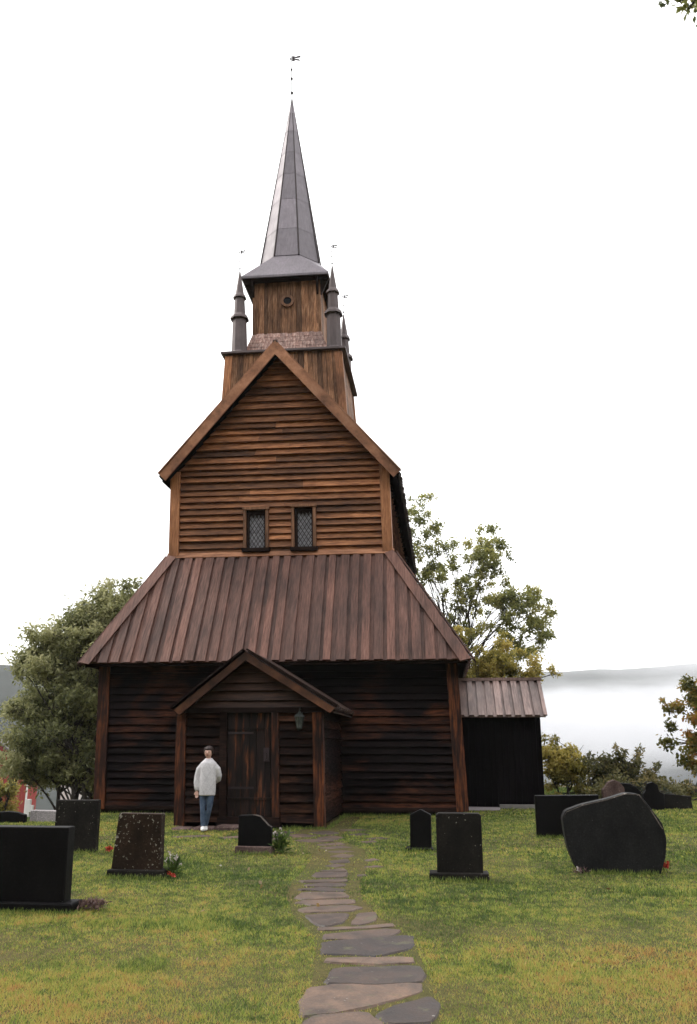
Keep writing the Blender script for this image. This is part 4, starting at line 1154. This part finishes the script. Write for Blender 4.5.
tree('shrub', 'small green bush under the orange-tinged tree', (6.6, 25.6, gz(6.6, 25.6)), ell_clumps([(6.6, 25.6, .4, .5, .4, .35), (7.4, 25.8, .55, .6, .4, .5)], 20, .18, .3, .2), 600, .1, M['leaf_bush'], .025, .1, 'shrub', trunks=4, aspect=.5, spread=.4)
tree('shrub', 'black-leaved low shrub between the old memorials', (5.3, 22.6, gz(5.3, 22.6)), ell_clumps([(5.2, 22.6, .35, .35, .25, .25), (4.7, 22.7, .42, .3, .2, .2)], 14, .14, .24, .2), 700, .09, M['leaf_dark'], .02, .1, 'shrub', trunks=3, aspect=.5, spread=.3)
tree('shrub', 'yellow-green bush at the far left edge before the red house', (-15.6, 30, gz(-15.6, 30)), ell_clumps([(-15.75, 30, .0, .6, .6, 1.1), (-15.7, 30, -.9, .8, .6, .9), (-16.5, 30, .3, .8, .8, 1.2)], 50, .25, .4, .2), 500, .12, M['leaf_yellow'], .04, .1, 'shrub', trunks=3, aspect=.5, spread=.3)
# hedge line of trees farther down the slope (right and left)
# the overhanging tree whose twigs enter the top right corner
tb = (5.2, 4.2, gz(5.2, 4.2))
t = empty('overhanging_tree', tb); tag(t, 'tree whose drooping leafy twigs reach into the top right corner', 'tree')
b = MB(); P = bezier((5.2, 4.2, -.1), (5.0, 4.4, 9.5), Vector((.2, 0, 0)), 10, .05); b.tube(P, [.26 - .018 * i for i in range(11)], 10)
br = bezier((5.1, 4.3, 6.0), (2.1, 5.0, 6.9), Vector((0, 0, .35)), 8, .05); b.tube(br, [.07 - .006 * i for i in range(9)], 7)
cl = [(2.1, 5.0, 6.85, .16), (1.93, 5.05, 6.68, .1), (1.97, 5.0, 6.57, .06), (2.2, 5.1, 6.85, .2), (1.8, 5.0, 6.66, .06), (1.7, 5.0, 6.69, .045), (1.84, 5, 6.59, .035), (2.05, 5, 6.6, .1), (2.6, 5.0, 7.2, .3), (3.0, 5, 7.4, .35), (3.5, 4.9, 7.4, .4)]
for c in cl: 
    q = min(br, key=lambda p: (p - Vector(c[:3])).length); b.tube([q, Vector(c[:3])], [.02, .006], 5, cap=False)
cl2 = ell_clumps([(5.2, 4.3, 8.6, 1.6, 1.6, 1.8)], 40, .4, .7, .3)
for c in cl2[::2]:
    b.tube(bezier(P[7], c[:3], Vector((0, 0, .2)), 4, .05), [.05, .04, .03, .02, .01], 5, cap=False)
b.build('trunk', M['bark'], t, smooth=True)
C1, T1 = foliage(cl, 2600, .08, flat=1, shell=.2); C2, T2 = foliage(cl2, 110, .1)
V, F, TT = leaves(np.concatenate([C1, C2]), .06, np.concatenate([T1 - .2, T2]), aspect=.5)
np_mesh('crown', V, F, TT, M['leaf_big'], parent=t, fn=3)

# ---- small plants and flowers at the graves
def plant(name, label, c, n, spread, h, leafm, petal=None, npet=0, psize=.03, lsize=.1, cat='plant', petz=1.0):
    x, y = c; z = gz(x, y)
    P = np.stack([x + rng.normal(scale=spread * .5, size=n), y + rng.normal(scale=spread * .5, size=n), z + rng.uniform(0, h * .8, n)], 1)
    d = rng.uniform(0, 1, n)
    t = empty(name, (x, y, z)); tag(t, label, cat)
    V, F, TT = leaves(P, lsize, d, updir=-1.4, aspect=.25); np_mesh('leaves', V, F, TT, leafm, parent=t, fn=3)
    if petal:
        k = npet; Q = np.stack([x + rng.normal(scale=spread * .55, size=k), y - .03 + rng.normal(scale=spread * .4, size=k), z + h * petz * rng.uniform(.6, 1.1, k)], 1)
        Q = np.repeat(Q, 7, 0) + rng.normal(scale=.008, size=(k * 7, 3))
        V, F, TT = leaves(Q, psize, rng.uniform(0, 1, k * 7), updir=-.2, aspect=.9); np_mesh('blossoms', V, F, TT, petal, parent=t, fn=3)
plant('fern', 'bright green fern growing at the right side of the curved-shoulder gravestone', (-2.5, 13.5), 160, .1, .3, M['leaf_green'], M['pet_pink'], 6, .035, .14, petz=1.15)
plant('flower_plant', 'white flowers and green leaves right of the brown lichened gravestone', (-3.47, 11.32), 150, .1, .24, M['leaf_green'], M['pet_pink'], 9, .025, .1, petz=1.1)
plant('flower_plant', 'small orange-red flower low beside the brown lichened plinth', (-3.42, 11.12), 20, .05, .08, M['leaf_green'], M['pet_red'], 4, .03, .05)
plant('flower_plant', 'small red flowers on the grass right of the dark stone near the church corner', (-5.12, 13.4), 25, .06, .08, M['leaf_green'], M['pet_red'], 9, .04, .05)
plant('heather_clump', 'faded brown heather clump at the corner of the large black gravestone', (-3.62, 9.1), 260, .13, .09, M['pet_brown'], M['pet_brown'], 20, .03, .06)
plant('flower_plant', 'red flowers at the right foot of the boulder gravestone', (2.83, 12.3), 30, .07, .12, M['leaf_green'], M['pet_red'], 9, .035, .06)
plant('heather_clump', 'small purplish clump at the left foot of the boulder gravestone', (1.72, 12.15), 90, .1, .07, M['pet_brown'], M['pet_pink'], 3, .025, .05)

# ------------------------------------------------------------------ grass
def in_poly(px, py, P):
    r = np.zeros(len(px), bool); n = len(P)
    for i in range(n):
        x1, y1 = P[i]; x2, y2 = P[(i + 1) % n]
        c = ((y1 > py) != (y2 > py)); xx = (x2 - x1) * (py - y1) / (y2 - y1 + 1e-12) + x1
        r ^= c & (px < xx)
    return r
def npz(x, y):
    t = np.clip((y - 11.5) / 5.5, 0, 1); z = .03 + .14 * t * t * (3 - 2 * t)
    d = np.clip((y - 33) / 150, 0, 1); z -= 42 * d * d * (3 - 2 * d)
    f = lambda lo, hi, v: (lambda q: q * q * (3 - 2 * q))(np.clip((v - lo) / (hi - lo), 0, 1))
    return z - 2.3 * f(0, 3, -x - 8.7) * f(17.6, 25, y) - 3.5 * f(0, 45, -x - 13) * f(22, 50, y)
def vnoise(x, y, s, seed):
    """cheap smooth value noise"""
    r = np.random.default_rng(seed); G = r.uniform(0, 1, (128, 128))
    u = x * s + 64; v = y * s + 64; i = np.floor(u).astype(int); j = np.floor(v).astype(int); f = u - i; g_ = v - j
    f = f * f * (3 - 2 * f); g_ = g_ * g_ * (3 - 2 * g_); i %= 127; j %= 127
    return (G[i, j] * (1 - f) + G[i + 1, j] * f) * (1 - g_) + (G[i, j + 1] * (1 - f) + G[i + 1, j + 1] * f) * g_
VV = []; FF = []; TTT = []; off = 0
for (y0, y1, dens, wd, h) in ((4.6, 7.2, 9000, .0035, .042), (7.2, 10, 5600, .005, .045), (10, 13.5, 3200, .0075, .05), (13.5, 19.5, 1700, .011, .055), (19.5, 33, 500, .02, .07)):
    xa = -.62 * y1 - .8; xb = .34 * y1 + .8
    n = int((xb - xa) * (y1 - y0) * dens); x = rng.uniform(xa, xb, n); y = rng.uniform(y0, y1, n)
    keep = (x > -.62 * y - .8) & (x < .34 * y + .8)
    keep &= ~((y > 19.5) & (x > LX0) & (x < LX1)); keep &= ~((y > PYF - .05) & (y < 19.6) & (x > PW0) & (x < PW1)); keep &= ~((y > 22.3) & (x > .2) & (x < 2.5))
    keep &= ~((y > 21.1) & (y < 22.3) & (x > .3) & (x < 1.3)); keep &= ~((y > 15.98) & (y < 16.5) & (x > -5) & (x < -3.5))
    x = x[keep]; y = y[keep]
    blk = np.zeros(len(x), bool)
    for P in STONES:
        c = np.mean(P, 0); Q = [(c[0] + (p[0] - c[0]) * .97, c[1] + (p[1] - c[1]) * (.96 if y0 < 12 else .8)) for p in P]; blk |= in_poly(x, y, Q)
    # thin turf between the flags
    cen = np.interp(y, [5, 6, 7, 8, 9, 10, 11, 12, 13, 14, 15], [-.45, -.5, -.6, -.72, -1.1, -1.35, -1.48, -1.5, -1.52, -1.7, -2.2]); near = np.abs(x - cen) < .42
    blk |= near & (rng.uniform(0, 1, len(x)) < .7)
    x = x[~blk]; y = y[~blk]; near = near[~blk]; cen = cen[~blk]; n = len(x)
    big = vnoise(x, y, .55, 3); mid = vnoise(x, y, 2.2, 5); fine = vnoise(x, y, 7, 9)
    # greener by the path and the stones, dry and brownish toward the viewer
    dry = np.clip((11.5 - y) / 6, 0, 1) * .24 + np.clip((x - .4) / 3, 0, 1) * .16 * np.clip((13 - y) / 4, 0, 1)
    green = .18 * np.exp(-((x - cen - np.sign(x - cen) * .75) / .35) ** 2) * (y < 10)
    tuft = vnoise(x * 1.7 + y * .6, y * 1.1 - x * .4, 11, 31)
    t = .30 - .08 * np.clip((y - 8) / 3, 0, 1) + dry * 1.25 - green * 1.2 + (big - .5) * .42 + (mid - .5) * .34 + (fine - .5) * .34 + (tuft - .5) * .46 + rng.normal(scale=.2, size=n)
    dark = (vnoise(x, y, 1.3, 21) > .8) & (y < 11); t = np.where(dark, t - .22, t)
    hh = h * .55 * rng.uniform(.4, 1.25, n) * (1 + .4 * (fine > .75) + .6 * dark) * (1 + .2 * np.clip((9 - y) / 4, 0, 1)) * np.where(near, .6, 1)
    an = rng.uniform(0, 2 * PI, n); bend = rng.normal(scale=.5, size=(n, 2)) * hh[:, None]
    z = npz(x, y) - .006
    p0 = np.stack([x - np.cos(an) * wd, y - np.sin(an) * wd, z], 1); p1 = np.stack([x + np.cos(an) * wd, y + np.sin(an) * wd, z], 1)
    p2 = np.stack([x + bend[:, 0], y + bend[:, 1], z + hh], 1)
    VV.append(np.stack([p0, p1, p2], 1).reshape(-1, 3)); FF.append(np.arange(3 * n).reshape(-1, 3) + off); off += 3 * n; TTT.append(np.repeat(np.clip(t, 0, 1), 3))
gr = np_mesh('grass', np.concatenate(VV), np.concatenate(FF), np.concatenate(TTT), M['grass'], fn=3)
tag(gr, 'short wet churchyard grass with dry brown patches', 'grass', kind='stuff')
n = 60; x = rng.uniform(-4, 3.6, n); y = rng.uniform(5.3, 15, n)
C = np.stack([x, y, npz(x, y) + .035], 1); V, F, TT = leaves(C, .05, rng.uniform(0, 1, n), updir=0, aspect=.7); V[:, 2] = np.clip(V[:, 2], npz(V[:, 0], V[:, 1]) + .02, None)
tag(np_mesh('fallen_leaves', V, F, TT, M['litter'], fn=3), 'scattered pale and brown fallen leaves lying in the grass', 'leaves', kind='stuff')
# tufts hugging stones and walls
P = []
def line_tufts(x0, y0, x1, y1, n, sp=.03):
    t = rng.uniform(0, 1, n); P.append(np.stack([x0 + (x1 - x0) * t + rng.normal(scale=sp, size=n), y0 + (y1 - y0) * t + rng.normal(scale=sp, size=n)], 1))
for a in ((-4.95, 8.88, -3.7, 8.86, 700), (-4.3, 11.13, -3.52, 11.1, 380), (-6.05, 13.33, -5.35, 13.4, 380), (-3.2, 13.34, -2.6, 13.34, 300), (-.66, 13.84, -.2, 13.84, 200), (-.26, 11.32, .54, 11.32, 400), (1.5, 15.48, 2.6, 15.48, 400), (1.8, 12.16, 2.7, 12.16, 450),
          (PW1 + .06, 16.5, PW1 + .06, 19.4, 300), (PW1, 19.4, LX1, 19.4, 900), (LX0, 19.4, PW0, 19.4, 500), (PW1 + .1, 16.35, -3, 16.35, 300), (-5.3, 16.4, -7.8, 19.3, 0)):
    if a[4]: line_tufts(*a)
Q = np.concatenate(P); n = len(Q); hh = rng.uniform(.02, .085, n) * np.where(Q[:, 1] < 9.5, .7, 1); z = npz(Q[:, 0], Q[:, 1]) - .005; wd = .007
an = rng.uniform(0, 2 * PI, n); bend = rng.normal(scale=.35, size=(n, 2)) * hh[:, None]
p0 = np.stack([Q[:, 0] - np.cos(an) * wd, Q[:, 1] - np.sin(an) * wd, z], 1); p1 = np.stack([Q[:, 0] + np.cos(an) * wd, Q[:, 1] + np.sin(an) * wd, z], 1); p2 = np.stack([Q[:, 0] + bend[:, 0], Q[:, 1] + bend[:, 1], z + hh], 1)
gr = np_mesh('long_grass', np.stack([p0, p1, p2], 1).reshape(-1, 3), np.arange(3 * n).reshape(-1, 3), np.repeat(rng.uniform(0, .4, n), 3), M['grass'], fn=3)
tag(gr, 'longer green grass at the feet of the gravestones and walls', 'grass', kind='stuff')

# ------------------------------------------------------------------ far house at the left
hx, hy = -30.6, 60.0; hz = gz(hx, hy)
ho = empty('red_house', (hx, hy, hz)); tag(ho, 'red painted wooden house showing behind the left tree', 'house')
b = MB(); b.box(hx - 4, hx + 1.35, hy, hy + 1.6, hz - 1, .1)
for k in range(27): b.box(hx - 4 + k * .2, hx - 4 + k * .2 + .03, hy - .02, hy + .01, hz - 1, .1)
b.add([(hx - 4, hy, .1), (hx + 1.35, hy, .1), (hx - 1.3, hy, 2.1), (hx - 4, hy + 1.6, .1), (hx + 1.35, hy + 1.6, .1), (hx - 1.3, hy + 1.6, 2.1)], [(0, 1, 2), (5, 4, 3), (0, 2, 5, 3), (1, 4, 5, 2)])
b.build('wall', M['red_paint'], ho)
b = MB(); b.slab([(hx - 1.3, hy - .3, 2.2), (hx + 1.75, hy - .3, -.05), (hx + 1.75, hy + 1.8, -.05), (hx - 1.3, hy + 1.8, 2.2)], .12); b.slab([(hx - 4.4, hy - .3, -.05), (hx - 1.3, hy - .3, 2.2), (hx - 1.3, hy + 1.8, 2.2), (hx - 4.4, hy + 1.8, -.05)], .12)
b.build('roof', M['house_roof'], ho)
b = MB(); b.box(hx + 1.3, hx + 1.4, hy - .04, hy + .05, hz - 1, .1); b.build('corner_board', M['white_paint'], ho)
b = MB(); b.box(hx - 1.9, hx - .9, hy - .05, hy + .02, -1.6, -.5); wn = b.build('window', M['white_paint'], ho)
b = MB(); b.box(hx - 1.8, hx - 1.43, hy - .06, hy - .03, -1.5, -.6); b.box(hx - 1.37, hx - 1.0, hy - .06, hy - .03, -1.5, -.6); b.build('pane', M['dark_glass'], wn)
# pale house behind the willow
hx = -26.0; hy = 64; hz = gz(hx, hy); ho = empty('white_house', (hx, hy, hz)); tag(ho, 'pale house glimpsed through the leaves of the left tree', 'house')
b = MB(); b.box(hx - 2.6, hx + 4, hy, hy + 6, hz - 1, .2); b.build('wall', M['white_paint'], ho)
b = MB(); b.slab([(hx - 3, hy - .4, .1), (hx + 4.4, hy - .4, .1), (hx + 4.4, hy + 3, 1.9), (hx - 3, hy + 3, 1.9)], .12); b.slab([(hx - 3, hy + 3, 1.9), (hx + 4.4, hy + 3, 1.9), (hx + 4.4, hy + 6.4, .1), (hx - 3, hy + 6.4, .1)], .12); b.build('roof', M['house_roof'], ho)
for wx in (-1.6, .4, 2.4):
    b = MB(); b.box(hx + wx, hx + wx + .9, hy - .04, hy + .02, -1.6, -.4); b.build('window', M['dark_glass'], ho)

# ------------------------------------------------------------------ person
px, py = -4.28, 15.8; pz = gz(px, py) + .012
per = empty('person', (px, py, pz)); tag(per, 'woman with short dark hair in a long pale sweater and jeans by the porch', 'person')
def remesh(o, vox=.008, sub=0):
    r = o.modifiers.new('remesh', 'REMESH'); r.mode = 'VOXEL'; r.voxel_size = vox * S; r.use_smooth_shade = True
    s_ = o.modifiers.new('smooth', 'SMOOTH'); s_.iterations = 3; s_.factor = .5
    return o
def q(x, y, z): return Vector((px + x, py + y, pz + z))
K = 1.47
b = MB()
# body: torso, neck, head, arms, legs in one surface
b.tube([q(0, 0, .66), q(.005, 0, .76), q(.005, 0, .9), q(0, .0, 1.05), q(0, .0, 1.17), q(0, .01, 1.215)], [(.12, .09), (.145, .1), (.11, .08), (.12, .08), (.105, .07), (.06, .045)], 16)
b.tube([q(0, .01, 1.17), q(-.003, .0, 1.25), q(-.005, -.005, 1.3)], [.05, .042, .045], 12)
b.ball(q(-.006, -.012, 1.352), (.07, .084, .092), 16, 12); b.ball(q(-.006, -.03, 1.305), (.045, .045, .045), 12, 8)
b.tube([q(-.006, -.09, 1.37), q(-.006, -.112, 1.34), q(-.006, -.095, 1.33)], [.009, .015, .009], 6)
for sg in (-1, 1): b.ball(q(-.006 + sg * .066, .005, 1.35), (.01, .018, .024), 6, 5)
# right arm hangs, left arm goes behind the back
b.tube([q(-.12, .0, 1.14), q(-.168, 0, 1.03), q(-.19, 0, .93), q(-.192, -.02, .78), q(-.185, -.03, .68)], [.04, .036, .032, .028, .022], 10)
b.tube([q(.12, .0, 1.14), q(.16, .03, 1.03), q(.175, .055, .95), q(.15, .11, .87), (q(.06, .15, .82))], [.04, .036, .032, .028, .022], 10)
def hand(b, w0, d, side, curl):
    d = Vector(d).normalized(); a = Vector(side).normalized(); n = d.cross(a)
    b.tube([w0, w0 + d * .035, w0 + d * .075], [(.02, .015), (.033, .014), (.034, .013)] if abs(a.x) > .7 else [(.015, .02), (.014, .033), (.013, .034)], 10)
    for k, L in enumerate((.05, .058, .054, .042)):
        o_ = w0 + d * .068 + a * (-.024 + .016 * k); e = (d + n * curl).normalized()
        b.tube([o_, o_ + d * L * .4, o_ + d * L * .4 + e * L * .35, o_ + d * L * .4 + e * L * .35 + (e + n * curl).normalized() * L * .3], [.0085, .008, .0075, .006], 6)
    o_ = w0 + d * .02 - a * .02; b.tube([o_, o_ - a * .022 + d * .022, o_ - a * .026 + d * .05], [.011, .0095, .007], 6)
hand(b, q(-.185, -.03, .685), (0.03, -.05, -1), (0, -1, 0) if False else (1, .2, 0), .35)
hand(b, q(.06, .148, .822), (-1, .15, -.3), (0, 0, -1), .3)
b.tube([q(-.065, 0, .7), q(-.07, -.01, .5), q(-.065, -.02, .36), q(-.06, -.0, .2), q(-.06, .01, .06)], [.066, .046, .036, .034, .028], 12)
b.tube([q(.065, 0, .7), q(.06, -.02, .5), q(.045, -.0, .36), q(.0, .05, .2), q(-.03, .09, .06)], [.066, .046, .036, .034, .028], 12)
b.ball(q(-.05, -.03, .03), (.03, .08, .025)); b.ball(q(-.03, .06, .03), (.03, .08, .025))
bd = remesh(b.build('body', M['skin'], per), .006)
b = MB()  # jeans
b.tube([q(0, 0, .78), q(0, 0, .66)], [(.15, .105), (.145, .105)], 14)
b.tube([q(-.068, 0, .72), q(-.07, -.01, .5), q(-.065, -.02, .36), q(-.062, -.0, .2), q(-.06, .01, .075)], [.08, .06, .047, .045, .036], 14)
b.tube([q(.066, 0, .72), q(.06, -.02, .5), q(.045, -.0, .36), q(.0, .05, .2), q(-.03, .09, .075)], [.08, .06, .047, .044, .036], 14)
remesh(b.build('jeans', M['denim'], per), .008)
b = MB()  # sweater
b.tube([q(-.003, 0, .605), q(-.003, 0, .62), q(-.005, 0, .75), q(0, 0, .95), q(0, 0, 1.1), q(0, 0, 1.17), q(0, .005, 1.22), q(0, .0, 1.252)],
       [(.142, .115), (.15, .122), (.155, .128), (.152, .125), (.158, .115), (.148, .1), (.09, .075), (.063, .06)], 20)
b.tube([q(-.1, .0, 1.145), q(-.165, 0, 1.06), q(-.192, 0, .94), q(-.2, -.015, .83), (q(-.19, -.025, .745)), q(-.185, -.03, .69)], [.05, .06, .058, .055, .05, .034], 14)
b.tube([q(.1, .0, 1.145), q(.165, .02, 1.06), q(.185, .05, .95), q(.165, .1, .88), q(.1, .15, .84), q(.06, .15, .82)], [.05, .06, .058, .054, .045, .034], 14)
remesh(b.build('sweater', M['knit'], per), .009)
b = MB()  # hair cap, fringe and sides
b.ball(q(-.006, .026, 1.388), (.088, .084, .088), 18, 12)
for k in range(9):
    u = -1 + k / 4; b.tube([q(-.006 + u * .045, -.05, 1.445), q(-.006 + u * .055, -.086 + abs(u) * .03, 1.42), q(-.006 + u * .062, -.094 + abs(u) * .035, 1.392)], [.017, .014, .008], 7)
for sg in (-1, 1):
    for k in range(4): b.tube([q(-.006 + sg * .06, -.04 + k * .028, 1.41), q(-.006 + sg * .073, -.035 + k * .028, 1.37), q(-.006 + sg * .07, -.025 + k * .028, 1.325 - .01 * k)], [.018, .016, .008], 7)
remesh(b.build('hair', M['hair'], per), .006)
for sg in (-1, 1):
    b = MB(); b.ball(q(-.006 + sg * .028, -.089, 1.362), (.014, .007, .009), 8, 6); b.build('eye', M['eye'], bd, smooth=True)
b = MB(); b.ball(q(-.006, -.088, 1.308), (.024, .009, .008), 8, 6); b.build('mouth', M['lip'], bd, smooth=True)
for (fx, fy, dx) in ((-.055, -.0, .28), (-.03, .09, .25)):
    b = MB(); d = Vector((dx, -1, 0)).normalized()
    b.tube([q(fx, fy, .03) - d * .055, q(fx, fy, .045) - d * .02, q(fx, fy, .045) + d * .03, q(fx, fy, .032) + d * .1, q(fx, fy, .026) + d * .14], [(.03, .03), (.042, .045), (.042, .043), (.042, .03), (.026, .02)], 12)
    remesh(b.build('shoe', M['shoe'], per), .006)

# ------------------------------------------------------------------ air: haze and low mist
def volmat(name, dens, col=(.95, .955, .985)):
    m = bpy.data.materials.new(name); m.use_nodes = True; nt = m.node_tree
    for n in list(nt.nodes): nt.nodes.remove(n)
    out = nt.nodes.new('ShaderNodeOutputMaterial'); v = nt.nodes.new('ShaderNodeVolumePrincipled')
    v.inputs['Density'].default_value = dens; v.inputs['Color'].default_value = (*col, 1); v.inputs['Anisotropy'].default_value = .1
    nt.links.new(v.outputs[0], out.inputs['Volume']); return m
b = MB(); b.box(-4200, 4200, -2100, 6200, -50, 240); tag(b.build('haze', volmat('haze_air', .00018)), kind='stuff')
def mist(cx, cy, cz, rx, ry, rz, dens, seed, label):
    """soft-edged bank of mist: density fades toward the rim of the ellipsoid"""
    m = volmat('mist_bank', dens); nt = m.node_tree; v = [n for n in nt.nodes if n.type == 'PRINCIPLED_VOLUME'][0]
    tc = N(nt, 'ShaderNodeTexCoord'); ln = N(nt, 'ShaderNodeVectorMath', operation='LENGTH'); nt.links.new(tc.outputs['Object'], ln.inputs[0])
    mp = N(nt, 'ShaderNodeMapping'); mp.inputs['Location'].default_value = (seed, seed, seed); mp.inputs['Scale'].default_value = (4.5, 1.2, 1.1); nt.links.new(tc.outputs['Object'], mp.inputs['Vector'])
    no = noise(nt, mp.outputs[0], 1.0, 4, .55)
    f = mathn(nt, 'SUBTRACT', mathn(nt, 'ADD', -.05, mathn(nt, 'MULTIPLY', no, 2.3)), mathn(nt, 'MULTIPLY', ln.outputs['Value'], 1.2), True)
    nt.links.new(mathn(nt, 'MULTIPLY', f, dens), v.inputs['Density'])
    b = MB(); b.ball((0, 0, 0), 1 / S, 32, 16); o = b.build('mist', m, smooth=True)
    o.location = (cx * S, cy * S, cz * S); o.scale = (rx * S, ry * S, rz * S)
    tag(o, label, 'mist', kind='stuff')
mist(420, 1000, 18, 900, 170, 62, .02, 2.0, 'white mist bank lying low before the far mountain at the right')
mist(500, 1230, 128, 1100, 110, 46, .011, 4.3, 'thin torn veil of mist along the ridge of the far mountain')
mist(-420, 330, 78, 420, 90, 48, .02, 9.0, 'white mist hiding the top of the wooded hillside at the left')

# ------------------------------------------------------------------ light, world, camera
world = bpy.data.worlds.new('World'); scene.world = world; world.use_nodes = True; nt = world.node_tree
for n in list(nt.nodes): nt.nodes.remove(n)
wo = nt.nodes.new('ShaderNodeOutputWorld'); bg = nt.nodes.new('ShaderNodeBackground'); sky = nt.nodes.new('ShaderNodeTexSky')
SUN_EL, SUN_AZ = math.radians(44), math.radians(-71)     # azimuth measured from +Y toward +X
sky.sky_type = 'NISHITA'; sky.sun_disc = False; sky.sun_elevation = SUN_EL; sky.sun_rotation = SUN_AZ; sky.air_density = 1; sky.dust_density = 4
mx = nt.nodes.new('ShaderNodeMix'); mx.data_type = 'RGBA'; mx.inputs[0].default_value = .88
nt.links.new(sky.outputs[0], mx.inputs[6]); mx.inputs[7].default_value = (10.0, 10.0, 9.9, 1)     # closed cloud layer
nt.links.new(mx.outputs[2], bg.inputs[0]); bg.inputs[1].default_value = .12; nt.links.new(bg.outputs[0], wo.inputs[0])
sd = bpy.data.lights.new('sun', 'SUN'); sd.energy = 1.1; sd.angle = math.radians(40); sd.color = (1, .96, .9)
so = bpy.data.objects.new('sun', sd); COL.objects.link(so)
dirv = Vector((math.sin(SUN_AZ) * math.cos(SUN_EL), math.cos(SUN_AZ) * math.cos(SUN_EL), math.sin(SUN_EL)))
so.rotation_euler = (-dirv).to_track_quat('-Z', 'Y').to_euler()

cam = bpy.data.cameras.new('camera'); co = bpy.data.objects.new('camera', cam); COL.objects.link(co)
cam.sensor_fit = 'VERTICAL'; cam.sensor_height = 36; cam.lens = 850 / 1024 * 36; cam.clip_end = 20000; cam.clip_start = .05
pit, yaw = math.radians(15.329), math.radians(6.184)
co.location = (0, 0, 1.65 * S); co.rotation_euler = (PI / 2 + pit, 0, yaw)
scene.camera = co
scene.render.engine = 'CYCLES'
scene.view_settings.view_transform = 'Standard'; scene.view_settings.look = 'None'; scene.view_settings.exposure = 1.05; scene.view_settings.gamma = 1
scene.cycles.volume_bounces = 1
scene.render.film_transparent = False
